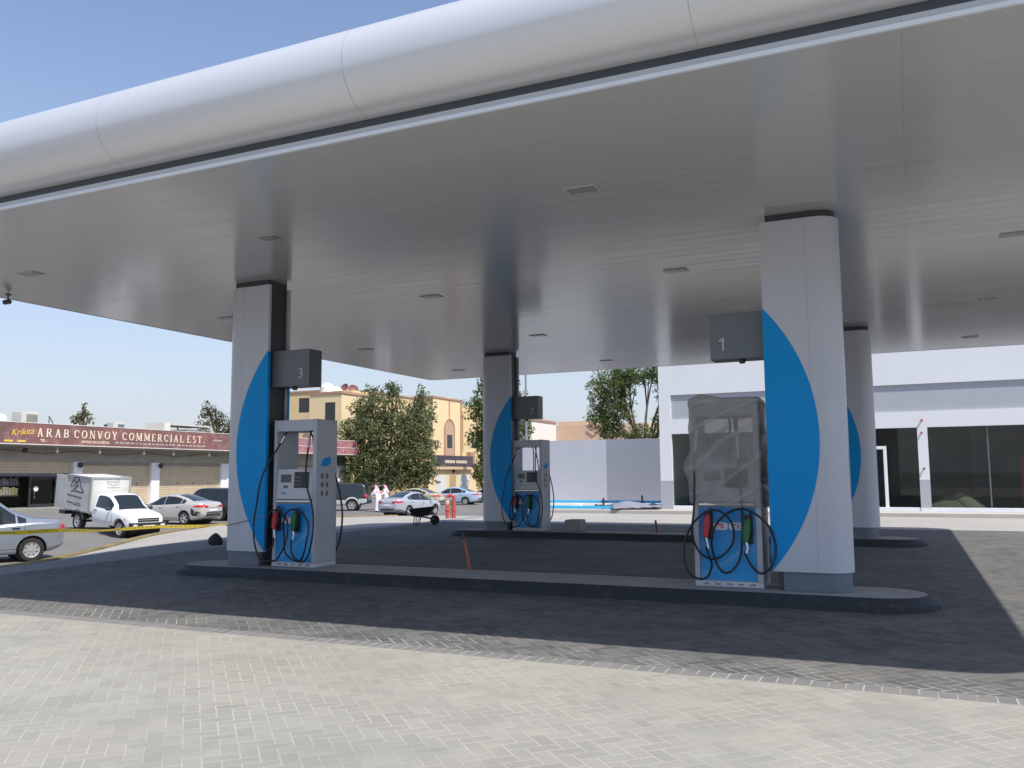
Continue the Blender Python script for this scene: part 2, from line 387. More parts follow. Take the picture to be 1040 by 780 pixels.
# ------------------------------------------------------------------ mesh helpers
class MB:
    def __init__(s): s.bm = bmesh.new()
    def _f(s, vs, m=0):
        try:
            f = s.bm.faces.new(vs); f.material_index = m; return f
        except ValueError: return None
    def poly(s, pts, m=0): return s._f([s.bm.verts.new(p) for p in pts], m)
    def box(s, x0, y0, z0, x1, y1, z1, m=0, T=None):
        P = [(x0,y0,z0),(x1,y0,z0),(x1,y1,z0),(x0,y1,z0),(x0,y0,z1),(x1,y0,z1),(x1,y1,z1),(x0,y1,z1)]
        if T is not None: P = [T @ Vector(p) for p in P]
        v = [s.bm.verts.new(p) for p in P]
        for q in ((3,2,1,0),(4,5,6,7),(0,1,5,4),(1,2,6,5),(2,3,7,6),(3,0,4,7)): s._f([v[i] for i in q], m)
    def prism(s, pts, a, b, f, m=0, mtop=None):
        """pts 2-D polygon, f(u,v,w)->xyz, extruded w=a..b"""
        A = [s.bm.verts.new(f(u, v, a)) for u, v in pts]; B = [s.bm.verts.new(f(u, v, b)) for u, v in pts]
        n = len(pts)
        s._f(A[::-1], m); s._f(B, m if mtop is None else mtop)
        for i in range(n): s._f([A[i], A[(i+1) % n], B[(i+1) % n], B[i]], m)
    def loops(s, L, m=0, cap0=True, cap1=True, closed=True):
        V = [[s.bm.verts.new(p) for p in l] for l in L]
        n = len(L[0])
        for a, b in zip(V[:-1], V[1:]):
            for i in range(n if closed else n-1): s._f([a[i], a[(i+1) % n], b[(i+1) % n], b[i]], m)
        if cap0: s._f(V[0][::-1], m)
        if cap1: s._f(V[-1], m)
    def tube(s, pts, r, n=8, m=0, cap=True):
        pts = [Vector(p) for p in pts]; L = []
        up = None
        for i, p in enumerate(pts):
            d = (pts[min(i+1, len(pts)-1)] - pts[max(i-1, 0)])
            if d.length < 1e-9: d = Vector((0, 0, 1))
            d.normalize()
            if up is None:
                up = Vector((0, 0, 1)) if abs(d.z) < .9 else Vector((1, 0, 0))
            a = d.cross(up)
            if a.length < 1e-6: a = d.cross(Vector((1, 0, 0)))
            a.normalize(); b = d.cross(a).normalized(); up = -b if False else up
            rr = r[i] if isinstance(r, (list, tuple)) else r
            L.append([p + a*rr*math.cos(2*math.pi*k/n) + b*rr*math.sin(2*math.pi*k/n) for k in range(n)])
        s.loops(L, m, cap, cap)
    def lathe(s, prof, n=24, T=None, m=0, cap=True):
        L = []
        for r, z in prof:
            l = [Vector((r*math.cos(2*math.pi*k/n), r*math.sin(2*math.pi*k/n), z)) for k in range(n)]
            L.append([T @ p for p in l] if T is not None else l)
        s.loops(L, m, cap, cap)
    def grid(s, fn, nu, nv, m=0):
        V = [[s.bm.verts.new(fn(i/nu, j/nv)) for j in range(nv+1)] for i in range(nu+1)]
        for i in range(nu):
            for j in range(nv): s._f([V[i][j], V[i+1][j], V[i+1][j+1], V[i][j+1]], m)
    def ball(s, c, r, T=None, m=0, seg=14, ring=9):
        if not isinstance(r, (list, tuple)): r = (r, r, r)
        L = []
        for i in range(ring+1):
            th = math.pi*i/ring; th = min(max(th, .02), math.pi-.02)
            l = [Vector((c[0]+r[0]*math.sin(th)*math.cos(2*math.pi*k/seg), c[1]+r[1]*math.sin(th)*math.sin(2*math.pi*k/seg), c[2]-r[2]*math.cos(th))) for k in range(seg)]
            L.append([T @ p for p in l] if T is not None else l)
        s.loops(L, m)
    def build(s, name, ms, parent=None, smooth=0, bevel=0, loc=None, recalc=True):
        if recalc: bmesh.ops.recalc_face_normals(s.bm, faces=s.bm.faces)
        me = bpy.data.meshes.new(name); s.bm.to_mesh(me); s.bm.free()
        if not isinstance(ms, (list, tuple)): ms = [ms]
        for x in ms: me.materials.append(MT[x] if isinstance(x, str) else x)
        o = bpy.data.objects.new(name, me); COL.objects.link(o)
        if smooth:
            me.polygons.foreach_set('use_smooth', [True]*len(me.polygons)); me.set_sharp_from_angle(angle=R(smooth))
        if bevel:
            b = o.modifiers.new('b', 'BEVEL'); b.width = bevel; b.segments = 2; b.limit_method = 'ANGLE'; b.angle_limit = R(35)
        if parent is not None: o.parent = parent
        if loc is not None: o.location = loc
        return o

def tag(o, label, cat, group=None, kind='thing'):
    o['label'] = label; o['category'] = cat; o['kind'] = kind
    if group: o['group'] = group
    return o
def empty(name, loc, rz=0., label=None, cat=None, group=None, pitch=0.):
    o = bpy.data.objects.new(name, None); COL.objects.link(o)
    o.location = loc; o.rotation_euler = (0, pitch, rz); o.empty_display_size = .2
    if label: tag(o, label, cat, group)
    return o
def struct(o): o['kind'] = 'structure'; return o

def copy_tree(o, parent=None):
    c = o.copy(); COL.objects.link(c)
    if parent is not None: c.parent = parent
    for ch in list(o.children): copy_tree(ch, c)
    return c

def text_obj(name, s, size, T, m, parent=None, extr=.004, bold=0., shear=0., align='CENTER', space=1.):
    cu = bpy.data.curves.new(name, 'FONT'); cu.body = s; cu.size = size; cu.extrude = extr; cu.offset = bold
    cu.shear = shear; cu.align_x = align; cu.align_y = 'CENTER'; cu.space_character = space
    o = bpy.data.objects.new(name, cu); COL.objects.link(o)
    dg = bpy.context.evaluated_depsgraph_get()
    me = bpy.data.meshes.new_from_object(o.evaluated_get(dg))
    bpy.data.objects.remove(o); bpy.data.curves.remove(cu)
    me.transform(T); me.materials.clear(); me.materials.append(MT[m])
    r = bpy.data.objects.new(name, me); COL.objects.link(r)
    if parent is not None: r.parent = parent
    return r
# text frames: facing -Y (reads along +X) and facing +X (reads along +Y)
def T_negY(x, y, z): return Matrix.Translation((x, y, z)) @ Matrix(((1,0,0,0),(0,0,-1,0),(0,1,0,0),(0,0,0,1)))
def T_posX(x, y, z): return Matrix.Translation((x, y, z)) @ Matrix(((0,0,1,0),(1,0,0,0),(0,1,0,0),(0,0,0,1)))

def catmull(pts, n=8):
    P = [Vector(p) for p in pts]; out = []
    for i in range(len(P)-1):
        p0 = P[max(i-1, 0)]; p1 = P[i]; p2 = P[i+1]; p3 = P[min(i+2, len(P)-1)]
        for k in range(n):
            t = k/n
            out.append(.5*((2*p1) + (p2-p0)*t + (2*p0-5*p1+4*p2-p3)*t*t + (3*p1-p0-3*p2+p3)*t**3))
    out.append(P[-1]); return out

# ------------------------------------------------------------------ camera, light, sky
cam = bpy.data.cameras.new('camera'); co_ = bpy.data.objects.new('camera', cam); COL.objects.link(co_)
fw = Vector((-.41509953, .90362576, .10560715)); rt = Vector((.90835177, .41814068, -.00744544)); up = Vector((.05088654, -.09283784, .99438006))
Mx = Matrix(((rt.x, up.x, -fw.x, 0), (rt.y, up.y, -fw.y, 0), (rt.z, up.z, -fw.z, 1.6), (0, 0, 0, 1)))
co_.matrix_world = Mx
cam.sensor_width = 36; cam.lens = 876.76/1040*36; cam.clip_start = .1; cam.clip_end = 6000
scene.camera = co_

SUN = Vector((.61, -.286, 1.)).normalized()
w = bpy.data.worlds.new('World'); scene.world = w; w.use_nodes = True
wt = w.node_tree; sky = wt.nodes.new('ShaderNodeTexSky'); sky.sky_type = 'NISHITA'; sky.sun_disc = False
sky.sun_elevation = math.asin(SUN.z); sky.sun_rotation = math.atan2(SUN.x, SUN.y)
sky.altitude = 0; sky.air_density = 1.2; sky.dust_density = 1.0; sky.ozone_density = 2.5
# pale desert haze towards the horizon, mixed into the sky itself
tcw = wt.nodes.new('ShaderNodeTexCoord'); sxw = wt.nodes.new('ShaderNodeSeparateXYZ'); wt.links.new(tcw.outputs['Generated'], sxw.inputs[0])
zq = M(wt, 'MAXIMUM', sxw.outputs[2], 0.0)
hz_ = M(wt, 'MULTIPLY', M(wt, 'POWER', M(wt, 'SUBTRACT', 1.0, zq), 4.2), .93)
skb = mixc(wt, 1.0, sky.outputs[0], (1.46, 1.38, 1.44, 1.), 'MULTIPLY')
mxw = mixc(wt, hz_, skb, (4.75, 5.2, 6.25, 1.))
wt.links.new(mxw, wt.nodes['Background'].inputs[0]); wt.nodes['Background'].inputs[1].default_value = .105
sl = bpy.data.lights.new('sun', 'SUN'); sl.energy = 4.6; sl.angle = R(.5); sl.color = (1., .965, .91)
so = bpy.data.objects.new('sun', sl); COL.objects.link(so)
so.rotation_euler = (-SUN).to_track_quat('-Z', 'Y').to_euler(); so.location = (20, -8, 40)
vs = scene.view_settings; vs.view_transform = 'Standard'; vs.look = 'None'; vs.gamma = 1.; vs.use_curve_mapping = False
vs.exposure = 0.22
# ------------------------------------------------------------------ ground
GP = [(-20.6,15.2,-.5),(-19,12,-.48),(-18,6,-.48),(-18,-10,-.48),(-27.2,23.7,-.64),(-30.3,24.2,-.38),(-31.4,31.1,-.6),(-33,35.3,-.66),(-27,44.3,-.75),(-27.4,48.3,-.75),
      (-34,48.5,-.67),(-33.4,63.4,-.75),(-40,70,-.8),(-50.4,36,-.36),(-50.4,46,-.36),(-50.4,56,-.36),(-50.4,68,-.4),(-44,26,-.36),(-40,30,-.4),(-53,92,-.9),(-53,104,-.9),
      (-18,20,-.44),(-18,28,-.42),(-18,33,-.30),(-24,30,-.52),(-20,40,-.5),(-20,50,-.5),(-26,18,-.52),(-34,15,-.45),(-44,14,-.4),(-30,90,-.8),(-20,70,-.7)]
GA = np.array(GP)
def zg(x, y):
    d2 = (GA[:, 0]-x)**2 + (GA[:, 1]-y)**2 + .4
    ww = 1/d2**1.6
    return float((ww*GA[:, 2]).sum()/ww.sum())
PLX = -16.0            # left edge of the raised forecourt
def zground(x, y):
    z = zg(x, y)
    if x > PLX + .6: z = min(z, -.6)
    return z

def axis(lo, hi, step, far):
    a = list(np.arange(lo, hi+1e-6, step)); o = []
    k = step; x = lo
    while x > -far: k *= 1.5; x -= k; o.append(x)
    o = o[::-1]; k = step; x = hi; p = []
    while x < far: k *= 1.5; x += k; p.append(x)
    return o + a + p
g = MB(); xs = axis(-62, -12, 1., 2500); ys = axis(0, 110, 1.25, 2500)
V = [[g.bm.verts.new((x, y, zground(x, y))) for y in ys] for x in xs]
for i in range(len(xs)-1):
    for j in range(len(ys)-1): g._f([V[i][j], V[i+1][j], V[i+1][j+1], V[i][j+1]])
struct(g.build('ground', 'asphalt', smooth=60))

def slab(name, pts, z0, z1, m, bev=0):
    b = MB(); b.prism(pts, z0, z1, lambda u, v, w: (u, v, w)); return struct(b.build(name, m, bevel=bev))
slab('forecourt_paving', [(-13.75,7.25),(45,7.25),(45,27.2),(-15.2,27.2),(-15.1,20)], -1.2, 0, 'pav_dark')
slab('rear_paving', [(-15.2,27.202),(45,27.202),(45,34.6),(-15.3,34.6)], -1.2, .003, 'rear_conc')
slab('border_course', [(-13.75,7.05),(45,7.05),(45,7.248),(-13.75,7.248)], -1.2, .002, 'border')
slab('apron_paving', [(-13.75,-30),(45,-30),(45,7.048),(-13.75,7.048)], -1.2, .0, 'pav_pale')
slab('forecourt_edge', [(-14.6,-30),(-13.752,-30),(-13.752,7.25),(-15.102,20),(-15.302,34.6),(-16.0,34.6),(-15.75,25),(-16.7,16),(-15.3,11)], -1.2, -.004, 'edge_conc', .02)
slab('raised_walk', [(-17.4,34.85),(45,34.85),(45,46),(-20.5,46)], -1.2, .15, 'white_walk', .02)
slab('forecourt_gutter', [(-16.9,34.602),(45,34.602),(45,34.848),(-17.2,34.848)], -1.2, .0, 'edge_conc')
# strip of sandy pavement between the street kerb and the forecourt
kl = [(-18.1,2),(-18.35,10),(-18.9,13.9),(-21.0,17.6),(-24.4,22.6),(-26.4,26.8),(-27.6,30.6),(-27.2,35),(-24.6,39)]
kz = [-.46,-.46,-.46,-.46,-.48,-.5,-.5,-.5,-.52]
kc = catmull([(x, y, z) for (x, y), z in zip(kl, kz)], 8)
inner = [(-14.9, 2), (-15.0, 8), (-15.2,11),(-16.2,15.5),(-16.0,19),(-15.7,22),(-15.7,26),(-15.9,30),(-18,36)]
ic = catmull([(x, y, z) for (x, y), z in zip(inner, [-.16]*8+[-.3])], 8)
b = MB()
for k in range(len(kc)-1):
    def q(a, c, f): return a.lerp(c, f)
    A = [q(kc[k], ic[k], f) for f in (0, .2, .4, .6, .8, 1)]; B = [q(kc[k+1], ic[k+1], f) for f in (0, .2, .4, .6, .8, 1)]
    for a in range(5): b.poly([A[a]+Vector((0,0,.07)), A[a+1]+Vector((0,0,.07)), B[a+1]+Vector((0,0,.07)), B[a]+Vector((0,0,.07))])
bmesh.ops.remove_doubles(b.bm, verts=b.bm.verts, dist=.001)
struct(b.build('pavement', 'sidewalk', smooth=60))
b = MB(); L = []
for k, p in enumerate(kc):
    d = (kc[min(k+1, len(kc)-1)]-kc[max(k-1, 0)]).normalized(); n = Vector((-d.y, d.x, 0)).normalized()
    L.append([p+n*.17+Vector((0,0,-.3)), p+n*.14+Vector((0,0,.13)), p-n*.14+Vector((0,0,.13)), p-n*.17+Vector((0,0,-.3))])
b.loops(L); tag(b.build('kerb', 'kerb_yellow', smooth=40, bevel=.015), 'long low kerb with faded yellow paint curving along the street edge', 'kerb')['kind'] = 'structure'
slab('shop_pavement', [(-60,15),(-50.0,15),(-50.0,73),(-60,73)], -1.5, -.22, 'shop_slab', .02)

# ------------------------------------------------------------------ canopy
CX0, CX1, CY0, CY1, CZ = -15.14, 3.8, 6.86, 26.15, 4.945
def rrect(d, z, r0=.25, n=8):
    r = max(r0+d, .02); P = []
    for cx, cy, a0 in ((CX1-r0, CY1-r0, 0), (CX0+r0, CY1-r0, 90), (CX0+r0, CY0+r0, 180), (CX1-r0, CY0+r0, 270)):
        for k in range(n+1):
            a = R(a0+90*k/n); P.append((cx+r*math.cos(a), cy+r*math.sin(a), z))
    return P
can = empty('canopy', (0, 0, 0), 0, 'large flat silver canopy with bullnose edge over the pump islands', 'canopy')
b = MB(); b.prism([p[:2] for p in rrect(-.03, 0)], CZ, CZ+.10, lambda u, v, w: (u, v, w)); b.build('soffit', 'soffit', can)
b = MB(); b.loops([rrect(-.03, CZ-.004), rrect(0, CZ-.004), rrect(0, CZ+.036), rrect(-.03, CZ+.036)], cap0=False, cap1=False); b.build('edge_trim', 'trim_white', can, 40)
b = MB(); b.loops([rrect(-.035, CZ+.03), rrect(-.035, CZ+.2)], cap0=False, cap1=False); b.build('shadow_gap', 'recess', can, 40)
RB = .44; zc = CZ+.18+RB
prof = [(-.3, CZ+.18)] + [(RB*math.sin(a), zc-RB*math.cos(a)) for a in np.linspace(0, math.pi, 25)] + [(-.4, zc+RB)]
b = MB(); b.loops([rrect(d, z) for d, z in prof], cap0=False, cap1=True)
fas = b.build('fascia', 'fascia', can, 35)
for x in [CX0+.6+3.28*k for k in range(7)]:
    L = []
    for a in np.linspace(.02, math.pi, 20):
        rr = RB+.002
        y = CY0-rr*math.sin(a); z = zc-rr*math.cos(a); L.append([(x-.002, y, z), (x+.002, y, z)])
    b = MB(); b.loops(L, cap0=False, cap1=False, closed=False); b.build('panel_joint', 'kerb_mid', can)
for x in (-10.0, -9.75, -8.7, -7.7, -7.1):   # clips standing up on the roof edge
    b = MB(); b.box(x, CY0-.05, zc+RB, x+.05, CY0, zc+RB+.035); b.build('roof_clip', 'dkgrey', can)
for X in (-12.92, -7.98, -3.35, 1.5):
    for Y in (9.3, 13.8, 18.9, 24.05):
        b = MB(); b.box(-.19, -.12, -.012, .19, .12, -.002); f = b.build('downlight', 'lframe', can, loc=(X, Y, CZ), bevel=.004)
        b = MB(); b.box(-.165, -.095, -.018, .165, .095, -.0125); b.build('lens', 'lens', f)
sc_ = empty('security_camera', (-14.75, 10.2, CZ-.005), 0, 'small dark security camera hanging under the left canopy edge', 'camera')
b = MB(); b.lathe([(.05, -.01), (.05, 0)], 12); b.tube([(0,0,0),(0,0,-.1)], .015); b.build('bracket', 'dkgrey', sc_, 40)
b = MB(); b.tube([(-.03,.05,-.12),(.05,-.09,-.16)], .045, 12); b.build('housing', 'dark', sc_, 40)

# ------------------------------------------------------------------ islands
def stadium(x0, x1, y0, y1, ins, n=14):
    x0 += ins; x1 -= ins; y0 += ins; y1 -= ins; r = (y1-y0)/2; yc = (y0+y1)/2; P = []
    for cx, a0 in ((x1-r, -90), (x0+r, 90)):
        for k in range(n+1): a = R(a0+180*k/n); P.append((cx+r*math.cos(a), yc+r*math.sin(a)))
    return P
IL, IR, ROW = -11.57, .252, 9.69
def island(dy, label):
    r = empty('pump_island', ((IL+IR)/2, 11.6+dy, 0), 0, label, 'pump island', 'pump islands under the canopy')
    cx = (IL+IR)/2
    def st(ins, z): return [(x-cx, y-11.6, z) for x, y in stadium(IL, IR, 10.91, 12.29, ins)]
    b = MB(); b.loops([st(0, -.02), st(0, .07), st(.015, .082), st(.105, .15), st(.12, .157), st(.14, .157), st(.14, .1)], cap0=False, cap1=False); b.build('kerb_band', 'kerb_grey', r, 40)
    b = MB(); b.loops([st(.14, .1), st(.14, .153)]); b.build('island_top', 'isl_top', r)
    return r
island(0, 'nearer long grey island with wrapped pump at its right end')
island(ROW, 'farther long grey island beyond the first, carrying one visible pump')

# ------------------------------------------------------------------ columns
CW, CD, ZB, ZT = .944, .56, .389, 4.849
def col_shape(x0, w, ins, inset_in, n=12):
    """plan: flat inner end at x=x0, round outer end at x0+w ; y 0..CD"""
    r = CD/2-ins; P = [(x0+inset_in, ins)]
    cx = x0+w-CD/2
    for k in range(n+1):
        a = R(-90+180*k/n); P.append((cx+r*math.cos(a), CD/2+r*math.sin(a)))
    P.append((x0+inset_in, CD-ins)); return P
def column(X, Y, sgn, label, number, boxside=True):
    """sgn +1: round end towards +X"""
    r = empty('canopy_column', (X, Y, .157), 0, label, 'column', 'columns holding up the canopy')
    z0, z1 = ZB-.157, ZT-.157
    F = lambda u, v, w: (u*sgn, v, w)
    P = col_shape(0, CW, 0, 0); inn = col_shape(0, CW, .035, 0)
    # cladding: outer skin with returned inner edges; open on the inner end
    outer = [(0, .055), (0, 0)] + P[1:-1] + [(0, CD), (0, CD-.055)]
    inner = [(.012, .055), (.012, .035)] + inn[1:-1] + [(.012, CD-.035), (.012, CD-.055)]
    b = MB()
    n = len(outer)
    L0 = [F(u, v, z0) for u, v in outer]; L1 = [F(u, v, z1) for u, v in outer]
    I0 = [F(u, v, z0) for u, v in inner]; I1 = [F(u, v, z1) for u, v in inner]
    v = [[b.bm.verts.new(p) for p in l] for l in (L0, L1, I1, I0)]
    for i in range(n-1):
        for a, c in ((0, 1), (1, 2), (2, 3), (3, 0)): b._f([v[a][i], v[a][i+1], v[c][i+1], v[c][i]])
    for e in (0, n-1): b._f([v[0][e], v[1][e], v[2][e], v[3][e]])
    b.build('cladding', 'clad', r, 30)
    b = MB(); b.prism(col_shape(0, CW, .038, .065), .0+.05, CZ-.157-.002, F); b.build('core', 'core', r, 30)
    b = MB(); b.prism(col_shape(0, CW, .03, .13), 0, z0-.001, F); b.build('plinth', 'plinth', r, 30)
    # vertical joint lines in the cladding
    for y0, y1 in ((-.0015, .004), (CD-.004, CD+.0015)):
        b = MB(); b.box(.55*sgn-.0015, y0, z0, .55*sgn+.0015, y1, z1); b.build('cladding_joint', 'kerb_mid', r)
    # blue circle segment on both faces, folded round the inner edge
    Rr, sag, half = 2.515, .63, 1.665; zm = 2.055-.157
    arc = [(0, zm-half)]
    a0 = math.asin(half/Rr)
    arc = [(Rr*math.cos(a)-(Rr-sag), zm+Rr*math.sin(a)) for a in np.linspace(-a0, a0, 40)]
    for y0, y1 in ((-.006, -.002), (CD+.002, CD+.006)):
        b = MB(); b.prism(arc, y0, y1, lambda u, v, w: ((u-.002)*sgn, w, v)); b.build('blue_panel', 'blue', r)
    for y0, y1 in ((-.006, .057), (CD-.057, CD+.006)):
        b = MB(); x = sorted((-.006*sgn, -.002*sgn)); b.box(x[0], y0, zm-half+.02, x[1], y1, zm+half-.02); b.build('blue_edge', 'blue', r)
    # number box on the inner end
    xa, xb = sorted((-.72*sgn, .06*sgn)); x2 = -.72*sgn
    b = MB(); b.box(xa, .17, 3.11-.157, xb, .51, 3.725-.157)
    b.bm.faces.ensure_lookup_table()
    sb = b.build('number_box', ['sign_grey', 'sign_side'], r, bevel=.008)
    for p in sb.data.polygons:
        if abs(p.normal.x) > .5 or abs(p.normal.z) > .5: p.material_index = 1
    nx = x2+.17*sgn
    if number == '1':
        b = MB(); b.prism([(nx-.012, 3.07), (nx+.013, 3.07), (nx+.013, 3.245), (nx-.004, 3.245), (nx-.055, 3.205), (nx-.045, 3.19), (nx-.012, 3.213)], .1655, .169, lambda u, v, w: (u, w, v)); b.build('numeral', 'numeral', sb)
    else: text_obj('numeral', number, .24, T_negY(nx, .166, 3.31-.157), 'numeral', sb, .002)
    b = MB(); b.lathe([(.035, -.05), (.045, -.02), (.045, 0)], 12, Matrix.Translation(((xa+xb)/2, .3, 3.11-.157))); b.build('sensor', 'dark', sb, 40)
    return r
XA, XB, YC = -9.689, -1.638, 11.315
c3 = column(XA, YC, -1, 'white column with blue arc and number 3 box', '3')
c1 = column(XB, YC, 1, 'tall white column with blue arc and number 1 box', '1')
c7 = column(XA, YC+ROW, -1, 'white column with blue arc and number 7 box', '7')
c5 = column(XB, YC+ROW, 1, 'white column half hidden behind the right foreground column', '5')

# ------------------------------------------------------------------ fuel pumps
PW, PD = .87, .56
HOSE_A = [(.17,2.2),(.10,2.0),(-.04,1.5),(-.17,.95),(-.21,.6),(-.16,.3),(-.04,.12),(.15,.1),(.33,.22),(.43,.48),(.42,.75),(.3,.91),(.12,.88),(.0,.7),(-.02,.45),(.02,.28),(.08,.32),(.10,.47)]
HOSE_B = [(.66,2.2),(.67,1.9),(.73,1.4),(.86,.95),(.93,.6),(.88,.3),(.75,.12),(.58,.12),(.42,.25),(.35,.5),(.38,.78),(.52,.92),(.70,.90),(.84,.7),(.84,.42),(.74,.17),(.6,.12),(.5,.24),(.47,.45)]
HOSE_A1 = [(.10,2.2),(.05,1.7),(.03,1.0),(.0,.7),(.06,.47),(.2,.37),(.36,.39),(.5,.53),(.54,.72),(.48,.9),(.33,.98),(.17,.94),(.03,.8),(-.06,.62),(-.09,.42),(-.05,.22),(.05,.12),(.17,.12),(.24,.27),(.22,.40),(.17,.5)]
HOSE_B1 = [(.6,2.2),(.61,1.6),(.63,1.1),(.64,.7),(.60,.38),(.5,.22),(.38,.21),(.28,.38),(.26,.62),(.34,.82),(.5,.96),(.68,1.0),(.86,.92),(1.0,.75),(1.05,.5),(.99,.29),(.86,.2),(.74,.28),(.66,.45)]
def hose_obj(path, parent, seed):
    rr = random.Random(seed); n = len(path)
    P = []
    for k, (x, z) in enumerate(path):
        y = -.05-.10*math.sin(math.pi*min(1, k/(n-1)*1.0))-.035*math.sin(k*1.9+seed) - (.04 if k > n*.5 else 0)
        if x < -.02: y = min(y, -.21)
        if z > 1.05 and seed == 3: y = -.03
        if z > 1.05 and seed == 4: y = -.03
        if k < 2 and not (seed in (3, 4)): y = .12 - .08*k
        if k == n-1: y = -.09
        P.append((x, y, z))
    b = MB(); b.tube(catmull(P, 7), .0145, 8); h = b.build('hose', 'black', parent, 60)
    b = MB(); p0 = Vector(P[0]); p1 = Vector(P[1]); d = (p1-p0)
    b.tube([p0+d*.35, p0+d*.95], .022, 10); b.build('breakaway_coupling', 'silver', h, 60)
    return P[-1]
def nozzle(parent, x, zb, m, lean):
    b = MB()  # holster recess
    b.box(x-.045, -.012, zb+.10, x+.06, .0, zb+.47); b.build('holster', 'dark', parent, bevel=.01)
    b = MB()
    b.prism([(x-.055, zb+.14), (x+.012, zb+.12), (x+.035, zb+.25), (x+.045, zb+.39), (x+.02, zb+.44), (x-.03, zb+.40), (x-.055, zb+.28)], -.105, -.045, lambda u, v, w: (u, w, v))
    nz = b.build('nozzle', m, parent, bevel=.014)
    b = MB(); b.tube([(x-.02, -.075, zb+.15), (x+.0, -.085, zb+.06), (x+.015*lean, -.09, zb-.01)], [.019, .016, .018], 10); b.build('swivel', 'silver', nz, 60)
    b = MB(); b.tube(catmull([(x+.02, -.075, zb+.40), (x+.04, -.06, zb+.48), (x+.03, -.01, zb+.50)], 5), .014, 8); b.build('spout', 'dark', nz, 60)
    b = MB(); b.tube(catmull([(x+.045, -.075, zb+.36), (x+.075, -.075, zb+.26), (x+.01, -.075, zb+.14)], 5), .007, 6); b.build('trigger_guard', 'dark', nz, 60)
def pump(X, Y, label, ha, hb, seed, grade2):
    r = empty('fuel_pump', (X, Y, .157), 0, label, 'fuel pump', 'fuel pumps on the islands')
    b = MB(); b.box(.0, 0, .0, PW, PD, .07); b.build('base', 'pump_white', r, bevel=.004)
    rr = random.Random(seed)
    for k in range(5):
        x = .12+k*.145; b = MB()
        for q in range(3): b.box(x+q*.024, -.003, .02+rr.random()*.008, x+q*.024+.016, -.0005, .042+rr.random()*.01)
        b.build('base_print', 'dkgrey', r)
    b = MB(); b.box(.0, .0, .072, .065, PD, 2.39); b.build('side_panel', 'pump_grey', r, bevel=.008)
    sp = MB(); sp.box(PW-.075, .0, .072, PW, PD, 2.39); sp = sp.build('side_panel', 'pump_grey', r, bevel=.008)
    b = MB(); b.box(.0675, .0, 2.2, PW-.0775, PD, 2.385); b.build('top_beam', 'pump_grey', r, bevel=.006)
    b = MB(); b.box(.0675, .03, .072, PW-.0775, PD-.03, 1.02); b.build('cabinet', 'pump_grey', r)
    for y0, y1 in ((.022, .0285), (PD-.0285, PD-.022)):
        b = MB(); b.box(.075, y0, .08, PW-.085, y1, 1.01); b.build('blue_panel', 'pump_blue', r)
    b = MB(); b.box(.07, -.02, 1.03, PW-.08, PD+.02, 1.075); b.build('ledge', 'silver', r, bevel=.008)
    b = MB(); b.prism([(-.005, 1.085), (PD+.005, 1.085), (PD-.01, 1.58), (.03, 1.58)], .0685, PW-.0785, lambda u, v, w: (w, u, v)); hd = b.build('head', 'pump_white', r, bevel=.008)
    def hy(z): return -.005+(z-1.085)*.035/.495
    def hb_(x0, x1, z0, z1, nm, m, th=.006):
        b = MB(); b.prism([(hy(z0)-th, z0), (hy(z0)-.0005, z0), (hy(z1)-.0005, z1), (hy(z1)-th, z1)], x0, x1, lambda u, v, w: (w, u, v)); return b.build(nm, m, hd, bevel=.002)
    hb_(.15, .36, 1.36, 1.49, 'display', 'lcd'); hb_(.42, .72, 1.27, 1.53, 'keypad', 'dark')
    hb_(.21, .30, 1.27, 1.31, 'small_display', 'lcd'); hb_(.17, .27, 1.175, 1.195, 'maker_plate', 'blue')
    for i in range(4):
        for j in range(3):
            hb_(.435+.032*i, .458+.032*i, 1.31+.06*j, 1.34+.06*j, 'key', 'sign_grey', .010)
    # side stickers
    b = MB(); b.prism([(.12, 1.86), (.22, 1.83), (.36, 1.87), (.40, 1.95), (.36, 2.0), (.2, 1.97), (.15, 1.93)], PW+.0005, PW+.003, lambda u, v, w: (w, u, v-.22)); b.build('blue_sticker', 'blue', sp)
    b = MB()
    for i in range(2):
        for j in range(3):
            y, z = .16+.13*i, 1.46-.14*j
            b.prism([(y+.035*math.cos(a), z+.05*math.sin(a)) for a in np.linspace(0, 2*math.pi, 9)[:-1]], PW+.0005, PW+.003, lambda u, v, w: (w, u, v))
    b.build('warning_pictogram', 'brown', sp)
    # rear hoses hanging behind the opening
    b = MB(); b.tube(catmull([(.42,.42,2.2),(.42,.5,2.05),(.37,.60,1.5),(.3,.66,1.0),(.35,.68,.5),(.5,.62,.7)], 6), .0145, 8); b.build('rear_hose', 'black', r, 60)
    b = MB(); b.tube(catmull([(.50,.42,2.2),(.48,.52,2.1),(.53,.60,1.6),(.60,.64,1.1)], 6), .0145, 8); b.build('rear_hose', 'black', r, 60)
    b = MB(); b.tube(catmull([(PW-.02,.5,1.55),(PW+.03,.60,1.2),(PW+.07,.63,.8),(PW+.03,.62,.4),(PW-.05,.6,.2)], 6), .016, 8); b.build('rear_hose', 'black', r, 60)
    hose_obj(ha, r, seed); hose_obj(hb, r, seed+1)
    nozzle(r, ha[-1][0]+.02, ha[-1][1], 'red', 1); nozzle(r, hb[-1][0]+.04, hb[-1][1], 'green', -1)
    def badge(x, z, s, m):
        b = MB(); P = [(x+.095*math.copysign(abs(math.cos(a))**.6, math.cos(a)), z+.05*math.copysign(abs(math.sin(a))**.6, math.sin(a))) for a in np.linspace(0, 2*math.pi, 25)[:-1]]
        b.prism(P, .015, .0215, lambda u, v, w: (u, w, v)); l = b.build('grade_badge', 'label_white', r)
        text_obj('grade_number', s, .085, T_negY(x, .013, z), m, l, .001, .003)
